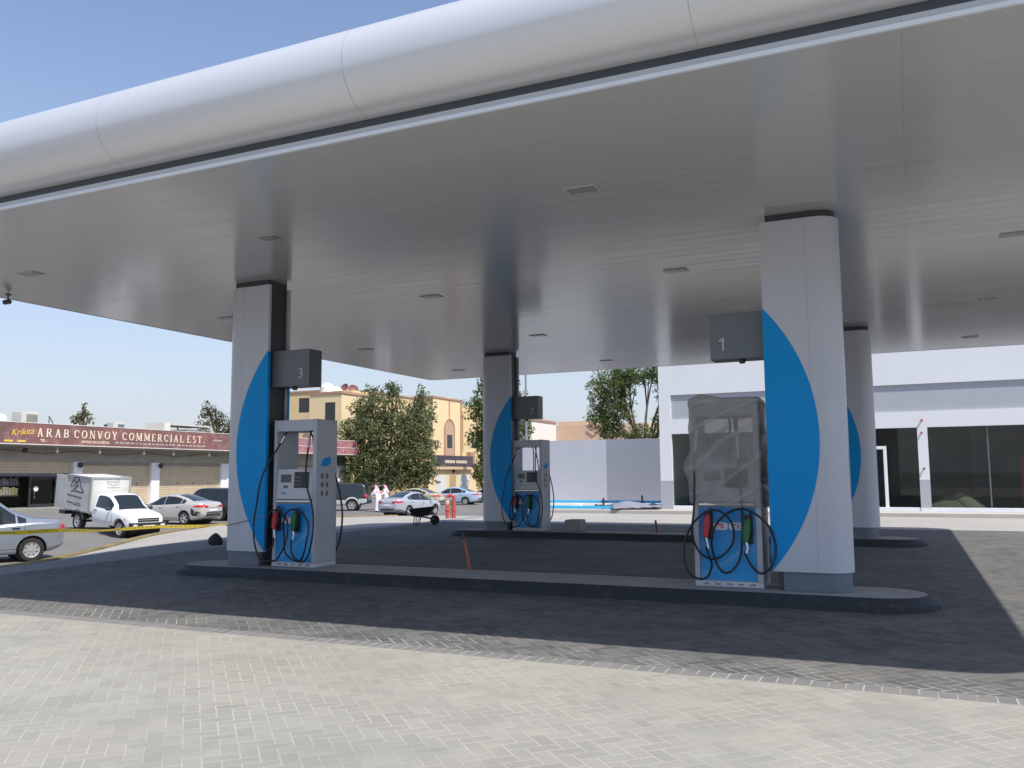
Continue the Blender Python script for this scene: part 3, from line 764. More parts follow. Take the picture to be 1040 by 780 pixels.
    badge(ha[-1][0]+.175, ha[-1][1]+.27, '95', 'txt_red')
    if grade2: badge(ha[-1][0]+.375, ha[-1][1]+.27, '91', 'txt_green')
    return r
p1 = pump(-2.635, 11.43, 'fuel pump wrapped in plastic film beside column number 1', HOSE_A1, HOSE_B1, 3, True)
p3 = pump(-9.62, 11.43, 'unwrapped grey fuel pump beside column number 3', HOSE_A, HOSE_B, 11, False)
p7 = pump(-9.72, 11.43+ROW, 'grey fuel pump on the far island beside column number 7', HOSE_A, HOSE_B, 11, False)

# plastic film over the top of pump 1
wr = random.Random(4)
from mathutils import noise as mn
b = MB(); L = []
nz, na = 60, 120
for i in range(nz+1):
    f = i/nz; z = 1.07 + f*1.39
    l = []
    for k in range(na):
        a = 2*math.pi*k/na; ca, sa = math.cos(a), math.sin(a)
        e = .15
        x = PW/2 + (PW/2+.03)*math.copysign(abs(ca)**e, ca); y = PD/2 + (PD/2+.07)*math.copysign(abs(sa)**e, sa)
        d = mn.noise((x*2.2+z*1.0, y*2.2, z*4.2+x*1.6))*.020 + mn.noise((x*6+z*5, y*6, z*9+x*7))*.006
        if ca < -.5: d += .03*max(0, math.sin(f*7))*max(0, -ca) + .07*math.exp(-((z-1.55)/.14)**2)
        zz = z + (x/PW)*-.06*(1-f) + .05*(1-f)*mn.noise((x*3, y*3, 0))
        sh = 1.0
        if f > .965: sh = 1-(f-.965)*1.6; zz = z - .02 + .035*mn.noise((x*4, y*4, 5)) + .04*math.exp(-((x-.12)/.12)**2)
        l.append((PW/2+(x-PW/2)*sh+ca*d, PD/2+(y-PD/2)*sh+sa*d, zz))
    L.append(l)
b.loops(L, cap0=False, cap1=True)
wrp = b.build('plastic_wrap', 'wrap', None, 75); wrp.location = p1.location
tag(wrp, 'crumpled translucent grey plastic film wrapped round a pump top', 'plastic wrap')

# pieces lying on or standing in the islands
def stub(loc, pts, m, label, dark=True):
    r = empty('conduit_stub', loc, 0, label, 'conduit', 'conduit stubs standing in the islands')
    b = MB(); b.tube(pts, .022, 10); b.build('pipe', m, r, 60)
    if dark:
        b = MB(); p = Vector(pts[-1]); b.tube([p, p+Vector((-.015, 0, .09))], .026, 10); b.build('end_cap', 'dark', r, 60)
stub((-6.20, 11.9, .153), [(0,0,0),(-.05,0,.3),(-.11,0,.48)], 'orange', 'leaning orange conduit stub standing in the nearer island')
stub((-5.86, 21.35, .153), [(0,0,0),(.0,0,.12),(-.01,0,.22)], 'dkred', 'short dark red conduit stub standing in the far island')
b = MB(); b.loops([[(x*sx*.22+.02*wr.random(), y*.24+.02*wr.random(), z) for x, y in ((-1,-1),(0,-1.12),(1,-1),(1,1),(0,1.1),(-1,1))] for z, sx in ((0, .92), (.12, 1.0), (.26, .97), (.29, .9))])
o = b.build('concrete_block', 'conc', None, 30, .015); o.location = (-8.1, 21.5, .153)
tag(o, 'rough grey concrete block lying on the far island by the pump', 'concrete block')

# ------------------------------------------------------------------ caution tape
tp = empty('caution_tape', (-22.0, 19.0, .1), 0, 'yellow caution tape stretched along the kerb before the parked cars', 'tape')
TP = catmull([(-18.4,11.35,.48),(-18.75,13.1,.405),(-18.75,14.45,.36),(-20.6,17.6,.17),(-22.85,21.8,-.02),(-24.25,26.1,-.21),(-25.1,28.5,-.31)], 14)
L = []; n = len(TP)-1
for i, p in enumerate(TP):
    f = i/n; tw = R(22)+R(26)*math.sin(f*17.)+R(14)*math.sin(f*41.)
    nrm = Vector((.83, -.56, 0)); d = (nrm*math.sin(tw)+Vector((0, 0, math.cos(tw))))*.048; sg_ = Vector((0, 0, .012*math.sin(f*23.)))
    L.append([p-d+sg_-Vector(tp.location), p+d+sg_-Vector(tp.location)])
b = MB(); b.loops(L, cap0=False, cap1=False, closed=False); b.build('ribbon', 'tape', tp, 80)
b = MB()
for i in range(2, n-2):
    if i % 9 in (0, 1, 2): continue
    c0, c1 = map(Vector, L[i]); e0, e1 = map(Vector, L[i+1]); off = Vector((.003, -.003, .001))
    e1 = c1.lerp(e1, .55); e0 = c0.lerp(e0, .55)
    b.poly([c0.lerp(c1, .42)+off, e0.lerp(e1, .42)+off, e0.lerp(e1, .62)+off, c0.lerp(c1, .62)+off])
pw = b.build('printed_words', 'ink', tp); pw['kind'] = 'stuff'
st_ = MB(); P = [(-10.63, 11.44, .80), (-10.56, 11.36, .805), (-10.40, 11.300, .82), (-9.78, 11.300, .95), (-9.66, 11.300, .975)]
st_.tube(catmull(P, 4), .006, 6); o = st_.build('string', 'ltgrey', None, 60); tag(o, 'thin pale string tied across the lower part of column 3', 'string')
# ------------------------------------------------------------------ station shop
BX0, BX1, BY, Z0, Z1 = -9.65, 24., 36., .15, 6.7
sh = empty('station_shop', (0, BY, 0), 0, 'new white flat-roofed station shop with grey band and dark glass front', 'shop')
b = MB()
b.bm.free()
for nm, q in (('wall', (BX0, 0, Z0, -9.14, .3, Z1)), ('parapet', (-9.14, 0, 4.95, BX1, .3, Z1)), ('lintel', (-9.14, 0, 3.30, BX1, .3, 3.905)), ('pier', (.27, .0, Z0, .62, .3, 3.30)), ('pier', (10.3, 0, Z0, 10.65, .3, 3.3)), ('pier', (17.5, 0, Z0, 17.85, .3, 3.3)), ('side_wall', (BX0, .302, Z0, BX0+.3, 4.6, Z1))):
    b = MB(); b.box(*q); b.build(nm, 'wall_white', sh)
b = MB(); b.box(-9.14, .075, 3.905, BX1, .295, 4.95); b.build('grey_band', 'wall_grey', sh)
for q in [(BX0-.004, -.004, Z0, -9.136, .302, 1.34), (BX0-.004, .303, Z0, BX0+.2, 4.6, 1.34)] + [(x-.004, -.004, Z0+.16, x+.354, .3, 1.34) for x in (.27, 10.3, 17.5)]:
    b = MB(); b.box(*q); b.build('grey_dado', 'wall_grey', sh)
b = MB(); b.box(BX0+.3, .3, Z1-.4, BX1, 4.6, Z1-.05); b.build('roof', 'wall_white', sh)
for x0, x1 in ((-9.14, .27), (.62, 10.3), (10.65, 17.5), (17.85, BX1)):
    b = MB(); b.box(x0, .02, Z0, x1, .28, .30); b.build('sill', 'trim_white', sh, bevel=.01)
for x0, x1 in ((-9.14, -6.0), (-6.0, -2.75), (-.83, .27), (.62, 2.6), (2.6, 4.6), (4.6, 7.4), (7.4, 10.3), (10.65, 14), (14, 17.5)):
    b = MB(); b.box(x0+.006, .12, .30, x1-.006, .135, 3.30); b.build('glass_pane', 'shopglass', sh)
for x in (-6.0, -2.75, 2.6, 4.6, 7.4):
    b = MB(); b.box(x-.025, .10, .30, x+.025, .118, 3.30); b.build('mullion', 'dkgrey', sh)
dr = MB(); dr.box(-2.75, .06, .16, -2.63, .2, 2.62); dr.box(-.95, .06, .16, -.83, .2, 2.62); dr.box(-2.63, .06, 2.50, -.95, .2, 2.62)
dr = dr.build('door', 'white', sh, bevel=.01)
b = MB(); b.box(-2.63, .12, .2, -.95, .135, 2.5); b.build('door_pane', 'shopglass', dr)
b = MB(); b.box(-2.74, .12, 2.63, -.84, .135, 3.3); b.build('glass_pane', 'shopglass', sh)
for x, z, m in ((.45, 3.56, 'pinkred'), (.42, 3.09, 'pinkred'), (.44, 1.75, 'dkgrey')):
    T = Matrix.Translation((x, 0, z)) @ Matrix.Rotation(R(90), 4, 'X')
    b = MB(); b.lathe([(.03, -.0), (.03, .055)], 12, T); st = b.build('wire_stub', 'ltgrey', sh, 40)
    b = MB(); b.lathe([(.045, .055), (.045, .10), (.03, .12)], 12, T); b.build('cap', m, st, 40)
for nm, q in (('inside_floor', (BX0+.31, .35, .1, BX1, 4.4, .16)), ('inside_wall', (BX0+.31, 4.4, .1, BX1, 4.6, Z1-.41)), ('inside_ceiling', (BX0+.31, .35, 3.4, BX1, 4.39, 3.5)), ('inside_column', (-4, 3.3, .16, -3.6, 3.7, 3.4)), ('inside_column', (2.2, 3.3, .16, 2.6, 3.7, 3.4))):
    b = MB(); b.box(*q); b.build(nm, 'interior', sh)
b = MB(); L = [[(1.55+r*1.25*math.cos(a)*(1+.25*mn.noise((math.cos(a)*1.5, math.sin(a)*1.5, z*3))), 1.0+r*.6*math.sin(a), .161+z*(1+.5*mn.noise((r*math.cos(a)*2.2, r*math.sin(a)*2.2, 3)))) for a in np.linspace(0, 2*math.pi, 41)[:-1]] for r, z in ((1.0, 0), (.92, .08), (.8, .2), (.65, .34), (.5, .44), (.33, .52), (.15, .55), (.03, .56))]
b.loops(L)  # heap added indoors, standing in for a pale reflection on the glass
s_ = b.build('added_sand_pile', 'sand', None, 60); s_.location = (0, BY, 0); tag(s_, 'pale sand heap added behind the shop glass in place of a reflection', 'sand pile')
rs = empty('red_frame', (3.75, BY+1.4, .16), 0, 'red steel frame standing behind the shop glass at the right', 'frame')
b = MB(); b.box(-.05, -.05, 0, .05, .05, 2.0); b.box(.9, -.05, 0, 1.0, .05, 2.0); b.build('upright', 'redframe', rs)
b = MB(); b.box(-.05, -.04, 1.45, 1.0, .04, 2.0); b.build('board', 'redframe', rs)

# rear boundary walls
w1 = MB(); w1.box(-21.5, 43.7, .1, -14.62, 43.95, 3.47); w1 = w1.build('boundary_wall', 'wall_pale'); tag(w1, 'pale grey boundary wall in the rear, left lighter section', 'wall')
w2 = MB(); w2.box(-14.618, 43.704, .1, -9.0, 43.95, 3.465); w2 = w2.build('boundary_wall', 'wall_mid'); tag(w2, 'darker grey boundary wall section between pale wall and white shop', 'wall')

# blue steel frame lying behind the forecourt
fr = empty('steel_frame', (-14, 37, .15), 0, 'long cyan blue steel frame laid out flat before the rear wall', 'steel frame')
b = MB(); b.box(-3.45, -1.75, .02, 2.9, -1.60, .14); b.build('rail', 'cyan', fr, bevel=.01)
b = MB(); b.box(-3.6, 2.45, .13, 3.7, 2.6, .25); b.build('rail', 'cyan', fr, bevel=.01)
for x, y, h in ((-3.4, -1.59, .1), (1.9, -1.59, .1)):
    b = MB(); b.box(x, y, 0, x+.1, y+.1, h); b.build('foot', 'dkgrey', fr)
for x, h in ((-2.2, .36), (.6, .36), (2.5, .5)):
    b = MB(); b.box(x, 2.35, 0, x+.07, 2.445, h); b.build('post', 'dkgrey', fr)
b = MB(); b.box(-3.45, -1.595, .05, -3.3, 2.445, .14); b.build('cross_rail', 'cyan', fr)
o = MB(); o.box(-17.55, 35.05, .152, -16.55, 35.22, .26); o = o.build('concrete_beam', 'dkgrey', bevel=.015); tag(o, 'short dark block under the left end of the blue frame', 'block')
o = MB(); o.box(-.18, -.14, 0, .18, .14, .17); o = o.build('carton', 'white', bevel=.01); o.location = (-13.9, 37.3, .15); tag(o, 'small white carton lying inside the blue steel frame', 'carton')
b = MB(); b.grid(lambda u, v: (-1.0+2.0*u, -.9+1.8*v, .08+.20*math.sin(math.pi*min(1, v*1.1))*(.5+.5*math.sin(u*5)) + .10*mn.noise((u*5, v*5, 1))+.06*u), 20, 16)
o = b.build('sheet_bundle', 'ltgrey', None, 50); md = o.modifiers.new('s', 'SOLIDIFY'); md.thickness = .06; o.location = (-10.75, 35.9, .17); o.rotation_euler = (0, 0, .35)
tag(o, 'crumpled grey sheet bundle at the right end of the blue frame', 'sheet bundle')
for i, (x, y) in enumerate(((-12.9, 37.6), (-13.2, 37.9))):
    b = MB(); b.loops([[(.11*math.cos(a)*s, .08*math.sin(a)*s, z) for a in np.linspace(0, 2*math.pi, 7)[:-1]] for z, s in ((0, 1), (.07, .9), (.12, .5))])
    o = b.build('rubble', 'dkred' if i else 'stone', None, 30); o.location = (x, y, .15)
    tag(o, ('brownish red' if i else 'dark grey') + ' small rubble lump inside the blue frame area', 'rubble')

# dark rock on the forecourt edge
b = MB(); b.loops([[(r*math.cos(a)*(1+.15*mn.noise((math.cos(a), math.sin(a), z*4))), r*.8*math.sin(a), z) for a in np.linspace(0, 2*math.pi, 13)[:-1]] for r, z in ((.15, 0), (.20, .06), (.17, .16), (.10, .23), (.03, .28))])
o = b.build('rock', 'stone', None, 50); o.location = (-15.35, 16.2, -.006); tag(o, 'small dark pointed rock on the forecourt edge left of column 3', 'rock')

# wheelbarrow, seen from the side
wbz = zg(-15, 25.1)*0
wb = empty('wheelbarrow', (-14.85, 25.1, .0), R(22), 'dark wheelbarrow standing empty on the shaded forecourt edge', 'wheelbarrow')
b = MB()
b.loops([[(-.28, -.22, .30), (.20, -.22, .30), (.20, .22, .30), (-.28, .22, .30)], [(-.42, -.32, .52), (.45, -.32, .60), (.45, .32, .60), (-.42, .32, .52)]], cap1=False)
tr = b.build('tray', 'dark', wb); md = tr.modifiers.new('s', 'SOLIDIFY'); md.thickness = .012
for s in (-1, 1):
    b = MB(); b.tube(catmull([(-.85, .30*s, .50), (-.3, .24*s, .31), (.1, .18*s, .25), (.42, .07*s, .18)], 5), .018, 8); b.build('handle', 'dkgrey', wb, 60)
    b = MB(); b.tube([(-.22, .22*s, .30), (-.26, .24*s, .0), (-.16, .24*s, .0), (-.05, .2*s, .28)], .016, 8); b.build('leg', 'dark', wb, 60)
TY = lambda x, y, z: Matrix.Translation((x, y, z)) @ Matrix.Rotation(R(-90), 4, 'X')
b = MB(); b.lathe([(.08, -.03), (.15, -.045), (.16, 0), (.15, .045), (.08, .03)], 20, TY(.42, 0, .16)); wh = b.build('wheel', 'tyre', wb, 40)
b = MB(); b.lathe([(.09, -.02), (.09, .02)], 14, TY(.42, 0, .16)); b.build('rim', 'dkgrey', wh, 40)

# hydrant set on the walk corner
hz = -.22
hy = empty('fire_hydrant', (-17.75, 32.3, -.30), R(20), 'red twin pipe hydrant with pale joint at the forecourt corner', 'hydrant')
b = MB(); b.lathe([(.11, 0), (.11, .04), (.075, .05), (.075, .42), (.10, .44), (.10, .50), (.08, .52), (.07, .66)], 14, Matrix.Translation((-.12, 0, 0))); b.build('barrel', 'hyd_red', hy, 40)
b = MB(); b.lathe([(.12, 0), (.12, .05), (.085, .06), (.085, .45), (.105, .46), (.105, .5), (.08, .51), (.075, 1.03)], 14, Matrix.Translation((.16, 0, 0))); b.build('standpipe', 'hyd_red', hy, 40)
b = MB(); b.tube(catmull([(.16, 0, 1.02), (.12, 0, 1.07), (.02, 0, 1.09), (-.08, 0, 1.06), (-.12, 0, .97)], 5), .075, 10); b.build('bend', 'hyd_red', hy, 60)
b = MB(); b.ball((-.12, 0, .78), (.09, .09, .14)); b.lathe([(.1, .94), (.1, .98)], 12, Matrix.Translation((-.12, 0, 0))); b.build('valve', 'hyd_cream', hy, 40)
b = MB(); b.box(.0, -.03, .0, .05, .03, .9); b.build('post', 'kerb_yellow', hy)

# ------------------------------------------------------------------ row of shops along the street
SX, SF = -52.0, -50.3
row = empty('shop_building', (SX, 0, 0), 0, 'long low shop building with maroon signboard and beige roller shutters', 'shop building')
zb = -.22
def w_(x): return x - SX
b = MB()
b.box(w_(-60), 20, zb, w_(-59.8), 72.4, 4.0); b.build('wall', 'shop_wall', row)
b = MB(); b.box(w_(-59.8), 72.2, zb, w_(-52.1), 72.4, 4.0); b.build('wall', 'shop_wall', row)
b = MB(); b.box(w_(-52.05), 20, 2.78, w_(-51.85), 72.4, 3.66); b.build('lintel', 'shop_wall', row)
b = MB(); b.box(w_(-60), 20, 3.66, w_(-50.42), 72.6, 3.84); b.build('roof_slab', 'shop_slab', row, bevel=.01)
b = MB(); b.box(w_(-51.9), 20, zb, w_(-51.85), 27.3, 2.78); b.build('wall', 'shop_wall', row)
bays = [(34.6, 41.1, 'open'), (41.8, 47.75, 's'), (48.55, 55.0, 's'), (55.9, 62.3, 's'), (63.1, 69.3, 's'), (27.3, 33.9, 's')]
for y0, y1, kind in bays:
    for y in (y0-.7 if y0 < 35 else y0-.72,):
        pass
for y0, y1 in ((26.6, 27.3), (33.9, 34.6), (41.1, 41.8), (47.75, 48.55), (55.0, 55.9), (62.3, 63.1), (69.3, 72.4)):
    b = MB(); b.box(w_(-52.05), y0, zb, w_(-51.70), y1, 2.775); b.build('pillar', 'pillar', row, bevel=.01)
for y0, y1, kind in bays:
    if kind == 's':
        b = MB(); b.box(w_(-52.0), y0+.002, zb, w_(-51.96), y1-.002, 2.55); shu = b.build('shutter', 'shutter', row)
        b = MB(); b.box(w_(-52.02), y0+.001, 2.55, w_(-51.86), y1-.001, 2.775); b.build('shutter_box', 'shop_slab', shu)
        b = MB()
        for f in (.3, .55, .8): b.box(w_(-51.958), y0+(y1-y0)*f, 1.15, w_(-51.93), y0+(y1-y0)*f+.12, 1.25)
        b.build('shutter_lock', 'dkgrey', shu)
    else:
        b = MB(); b.box(w_(-52.0), y0+.002, 1.98, w_(-51.96), y1-.002, 2.775); b.build('shutter', 'shutter', row)
        b = MB(); b.box(w_(-52.0), y0+.002, 1.80, w_(-51.94), y1-.002, 1.975); b.build('shutter_rail', 'dkgrey', row)
        b = MB(); b.box(w_(-57), y0, zb, w_(-56.9), y1, 2.77); b.box(w_(-57), y0, zb, w_(-52.06), y0+.05, 2.77); b.box(w_(-57), y1-.05, zb, w_(-52.06), y1, 2.77); b.build('inside_wall', 'shop_slab', row)
        d = MB(); d.box(w_(-52.0), 38.05, zb, w_(-51.95), 38.20, 1.80); d.box(w_(-52.0), 39.9, zb, w_(-51.95), 40.0, 1.80); d.box(w_(-52.0), 38.2, 1.7, w_(-51.95), 39.9, 1.80); d.box(w_(-52.0), 38.2, zb, w_(-51.95), 39.9, .0); d = d.build('door', 'dark', row)
        b = MB(); b.box(w_(-51.985), 38.2, .0, w_(-51.97), 39.9, 1.7); b.build('door_pane', 'carglass', d)
        b = MB(); b.lathe([(.17, 0), (.17, .01)], 16, Matrix.Translation((w_(-51.96), 38.55, .98)) @ Matrix.Rotation(R(90), 4, 'Y')); b.build('round_sticker', 'label_white', d)
        b = MB(); b.tube([(w_(-51.93), 38.4, .35), (w_(-51.88), 38.4, .4), (w_(-51.88), 38.4, .75), (w_(-51.93), 38.4, .8)], .02, 8); b.build('handle', 'chrome', d)
# signboard
sg = MB(); sg.box(w_(SF-.1), 29.5, 3.82, w_(SF), 55.0, 5.13); sg = sg.build('signboard', 'signred', row)
b = MB(); b.box(w_(SF-.11), 29.5, 3.77, w_(SF+.02), 55.0, 3.82); b.box(w_(SF-.11), 29.5, 5.13, w_(SF+.02), 55.0, 5.17); b.build('sign_edge', 'far_white', sg)
# serif capitals built from strokes: (letter width, strokes as polylines with weight)
def letter(b, ch, y, z, H, m=0):
    """append the capital to b, reading along +Y in the plane facing +X; returns advance"""
    tk, tn, sf = .16*H, .075*H, .055*H
    x0, x1 = w_(SF+.001), w_(SF+.03)
    def q(p0, p1, wd):
        (a, c), (d, e) = p0, p1
        v = Vector((d-a, e-c)); l = v.length; n = Vector((-v.y, v.x))/l*wd/2
        P = [(a-n.x, c-n.y), (d-n.x, e-n.y), (d+n.x, e+n.y), (a+n.x, c+n.y)]
        b.prism(P, x0, x1+.0005*rng.random(), lambda u, v, w: (w, y+u, z+v), m)
    def arc(cx, cy, rx, ry, a0, a1, wmin=None):
        n = 12; pts = [(cx+rx*math.cos(R(a0+(a1-a0)*k/n)), cy+ry*math.sin(R(a0+(a1-a0)*k/n)), R(a0+(a1-a0)*k/n)) for k in range(n+1)]
        for k in range(n):
            am = (pts[k][2]+pts[k+1][2])/2; wd = tn+(tk-tn)*abs(math.cos(am))
            q(pts[k][:2], pts[k+1][:2], wd)
    def serif(cx, cz, w=.34): q((cx-w*H/2, cz), (cx+w*H/2, cz), sf)
    def stem(cx, wd=None, top=True, bot=True):
        q((cx, 0), (cx, H), wd or tk)
        if bot: serif(cx, sf/2)
        if top: serif(cx, H-sf/2)
    W = {'A': .80, 'R': .80, 'B': .74, 'C': .78, 'O': .86, 'N': .86, 'V': .80, 'Y': .78, 'M': 1.0, 'E': .68, 'I': .36, 'L': .68, 'S': .62, 'T': .76, '.': .28, ' ': .42}[ch]*H
    if ch == 'A': q((.14*H, 0), (W/2, H), tn*1.2); q((W/2, H), (W-.14*H, 0), tk); q((.24*H, .34*H), (W-.24*H, .34*H), tn); serif(.14*H, sf/2, .26); serif(W-.14*H, sf/2, .26)
    elif ch in 'RB':
        stem(.16*H); arc(.36*H, .74*H, .24*H, .23*H, 90, -90); q((.16*H, .965*H), (.38*H, .965*H), tn); q((.16*H, .51*H), (.38*H, .51*H), tn)
        if ch == 'R': q((.36*H, .5*H), (W-.1*H, 0), tk); serif(W-.1*H, sf/2, .22)
        else: arc(.36*H, .27*H, .27*H, .235*H, 90, -90); q((.16*H, .035*H), (.38*H, .035*H), tn)
    elif ch == 'C': arc(.44*H, .5*H, .33*H, .46*H, 45, 315); q((.70*H, .62*H), (.70*H, .92*H), sf)
    elif ch == 'O': arc(.43*H, .5*H, .34*H, .46*H, 0, 360)
    elif ch == 'N': stem(.14*H, tn); stem(W-.14*H, tn, True, False); q((.14*H, H), (W-.14*H, 0), tk)
    elif ch == 'V': q((.12*H, H), (W/2, 0), tk); q((W/2, 0), (W-.12*H, H), tn*1.2); serif(.12*H, H-sf/2, .26); serif(W-.12*H, H-sf/2, .26)
    elif ch == 'Y': q((.12*H, H), (W/2, .45*H), tk); q((W/2, .45*H), (W-.12*H, H), tn*1.2); q((W/2, 0), (W/2, .48*H), tk); serif(W/2, sf/2); serif(.12*H, H-sf/2, .26); serif(W-.12*H, H-sf/2, .26)
    elif ch == 'M': stem(.14*H, tn); stem(W-.16*H, tk); q((.14*H, H), (W/2, .1*H), tk); q((W/2, .1*H), (W-.16*H, H), tn)
    elif ch == 'E': stem(.16*H); q((.16*H, H-sf/2), (W-.06*H, H-sf/2), tn); q((.16*H, sf/2), (W-.04*H, sf/2), tn); q((.16*H, .52*H), (W-.18*H, .52*H), tn); q((W-.06*H, H), (W-.06*H, .76*H), sf); q((W-.05*H, 0), (W-.05*H, .25*H), sf)
    elif ch == 'I': stem(W/2)
    elif ch == 'L': stem(.16*H); q((.16*H, sf/2), (W-.04*H, sf/2), tn); q((W-.06*H, 0), (W-.06*H, .26*H), sf)
    elif ch == 'S': arc(.31*H, .735*H, .21*H, .225*H, 40, 270); arc(.31*H, .265*H, .22*H, .235*H, 90, -140); q((.50*H, .7*H), (.50*H, .95*H), sf)
    elif ch == 'T': stem(W/2, None, False, True); q((.04*H, H-sf/2), (W-.04*H, H-sf/2), tn); q((.05*H, H), (.05*H, .74*H), sf); q((W-.05*H, H), (W-.05*H, .74*H), sf)
    elif ch == '.': q((W*.25, .07*H), (W*.7, .07*H), .14*H)
    return W
def word(s, y0, y1, z, H):
    b = MB(); adv = 0; tmp = MB()
    total = sum({'A': .80, 'R': .80, 'B': .74, 'C': .78, 'O': .86, 'N': .86, 'V': .80, 'Y': .78, 'M': 1.0, 'E': .68, 'I': .36, 'L': .68, 'S': .62, 'T': .76, '.': .28, ' ': .42}[c] for c in s)*H
    gap = ((y1-y0)-total)/(len(s)-1); y = y0
    tmp.bm.free(); b.bm.free()
    for c in s:
        b = MB(); a = letter(b, c, y, z, H); y += a + gap
        if c != ' ': b.build('letter', 'cream', sg)
# positions measured on the board: pixel x -> Y
word('ARAB', 37.2, 39.5, 4.29, .54); word('CONVOY', 39.87, 43.3, 4.29, .54); word('COMMERCIAL', 43.72, 49.4, 4.29, .54); word('EST.', 49.75, 51.6, 4.29, .54)
b = MB(); b.box(w_(SF+.001), 37.3, 4.225, w_(SF+.015), 37.35, 4.23); b.bm.clear()
text_obj('small_letters', 'TEL :', .24, T_posX(w_(SF+.002), 37.7, 4.06), 'cream', sg, .004, .004)
text_obj('small_letters', 'WHOLE SALE & RETAIL', .22, T_posX(w_(SF+.002), 41.6, 4.06), 'cream', sg, .004, .004)
text_obj('script_letters', 'Krikita', .56, T_posX(w_(SF+.002), 36.2, 4.55) @ Matrix.Rotation(R(6), 4, 'Z'), 'gold', sg, .006, .0, .35)
for k in range(3): b = MB(); b.box(w_(SF+.001), 34.2+k*.85, 3.92, w_(SF+.012), 34.75+k*.85, 4.03); b.build('small_print', 'gold', sg)
for y0, y1, z in ((43.2, 45.0, 4.04), (45.3, 48.4, 4.03), (48.8, 51.4, 4.02)):
    y = y0; b = MB()
    while y < y1:
        d = .12+.3*rng.random(); b.box(w_(SF+.001), y, z, w_(SF+.008), y+d, z+.07+.05*rng.random()); y += d+.1
    b.build('small_print', 'pale_ink', sg)
b = MB()
b.box(w_(SF+.001), 52.5, 4.52, w_(SF+.008), 53.5, 4.60)
b.build('small_print', 'pale_ink', sg)
s2 = MB(); s2.box(w_(SF-.1), 58.0, 3.82, w_(SF), 72.5, 5.13); s2 = s2.build('signboard', 'signred2', row); s2['label'] = 'bright red second signboard behind the pump'
b = MB(); b.box(w_(SF), 58.0, 4.42, w_(SF+.015), 72.5, 4.47); b.box(w_(SF-.1), 58, 3.76, w_(SF+.015), 72.5, 3.82); b.box(w_(SF-.1), 58, 5.13, w_(SF+.015), 72.5, 5.18); b.build('sign_edge', 'far_white', s2)
# lamps and cable under the slab
for y in (37.0, 39.2, 42.5, 46.3, 49.1, 52.8):
    b = MB(); b.lathe([(.03, 0), (.035, -.12), (.06, -.14)], 10, Matrix.Translation((w_(-50.95), y, 3.655))); lp = b.build('lamp', 'white', row, 40)
    b = MB(); b.ball((w_(-50.95), y, 3.43), (.095, .095, .12)); b.build('bulb', 'bulb', lp, 60)
b = MB(); b.ball((w_(-50.9), 36.9, 3.42), (.2, .17, .16)); b.build('spotlight', 'dark', row, 60)
P = [(w_(-51.5), y, 3.38+.10*math.sin(y*1.1)) for y in np.arange(30, 55, .7)]
b = MB(); b.tube(P, .022, 6); b.build('cable', 'dark', row, 60)
for y in (41.3, 48.3): 
    b = MB(); b.lathe([(.17, 0), (.2, .12), (.1, .2)], 12, Matrix.Translation((w_(-51.7), y+.25, 2.55)) @ Matrix.Rotation(R(90), 4, 'Y')); b.build('siren', 'dark', row, 40)
# goods in the open shop
for k, (z, hh, mm, lb) in enumerate(((.62, .55, 'goods', 'shelf of yellow packets seen in the open shop front'), (1.30, .5, 'goods2', 'upper shelf of dark goods seen in the open shop front'))):
    sf_ = empty('goods_shelf', (-52.9, 36.5, z-.1), 0, lb, 'shelf', 'shelves in the open shop front')
    b = MB(); b.box(-.25, -1.7, 0, .25, 1.4, .06); b.build('board', 'dkgrey', sf_)
    for i in range(14):
        h2 = hh*(.7+.3*rng.random()); b = MB(); b.box(-.15+.1*rng.random(), -1.65+i*.215, .061, .2, -1.65+i*.215+.18, .06+h2); b.build('packet', mm, sf_, bevel=.01)
po = empty('display_board', (-51.3, 40.35, -.22), R(90), 'slanted white and printed display board beside the shop door', 'board')
b = MB(); b.prism([(-.2, 0), (1.35, 0), (-.05, 1.05)], -.02, .02, lambda u, v, w: (u, w, v)); b.build('white_panel', 'white', po)
b = MB(); b.prism([(1.5, .25), (-.05, 1.75), (-.05, 1.10), (1.4, .06)], -.06, -.03, lambda u, v, w: (u, w, v)); b.build('printed_panel', 'poster', po)

# things on the flat roof
def rooftop(name, loc, label, cat): return empty(name, loc, 0, label, cat)
r_ = rooftop('water_tank', (-54, 36.6, 3.84), 'white roof tank at far left above the maroon sign', 'water tank')
b = MB(); b.lathe([(.95, 0), (1., .1), (1., 1.7), (.85, 1.95), (.3, 2.1)], 20); b.build('shell', 'tank', r_, 40); b = MB(); b.lathe([(.3, 2.1), (.3, 2.16), (.05, 2.18)], 12); b.build('lid', 'tank', r_, 40)
r_ = rooftop('roof_cooler', (-54, 39.0, 3.84), 'square beige cooler box on the roof beside the white tank', 'air cooler')
b = MB(); b.box(-.5, -.6, .3, .5, .6, 2.25); b.build('casing', 'ac', r_, bevel=.02); b = MB(); b.box(.502, -.25, .6, .52, .55, 2.1); b.build('grille', 'shop_slab', r_)
b = MB(); [b.box(x, y, 0, x+.06, y+.06, .3) for x in (-.45, .4) for y in (-.55, .5)]; b.build('legs', 'steel', r_)
r_ = rooftop('roof_bracket', (-54, 40.9, 3.84), 'dark triangular steel bracket standing on the shop roof', 'bracket')
b = MB(); b.tube([(0, -.1, 0), (0, -.1, 2.1)], .04, 6); b.tube([(0, -.1, 2.1), (0, .75, .8)], .035, 6); b.tube([(0, .75, .8), (0, .75, 0)], .03, 6); b.build('frame', 'dkgrey', r_)
r_ = rooftop('roof_unit', (-54, 46.3, 3.84), 'small grey air conditioner on the roof above the middle letters', 'air conditioner')
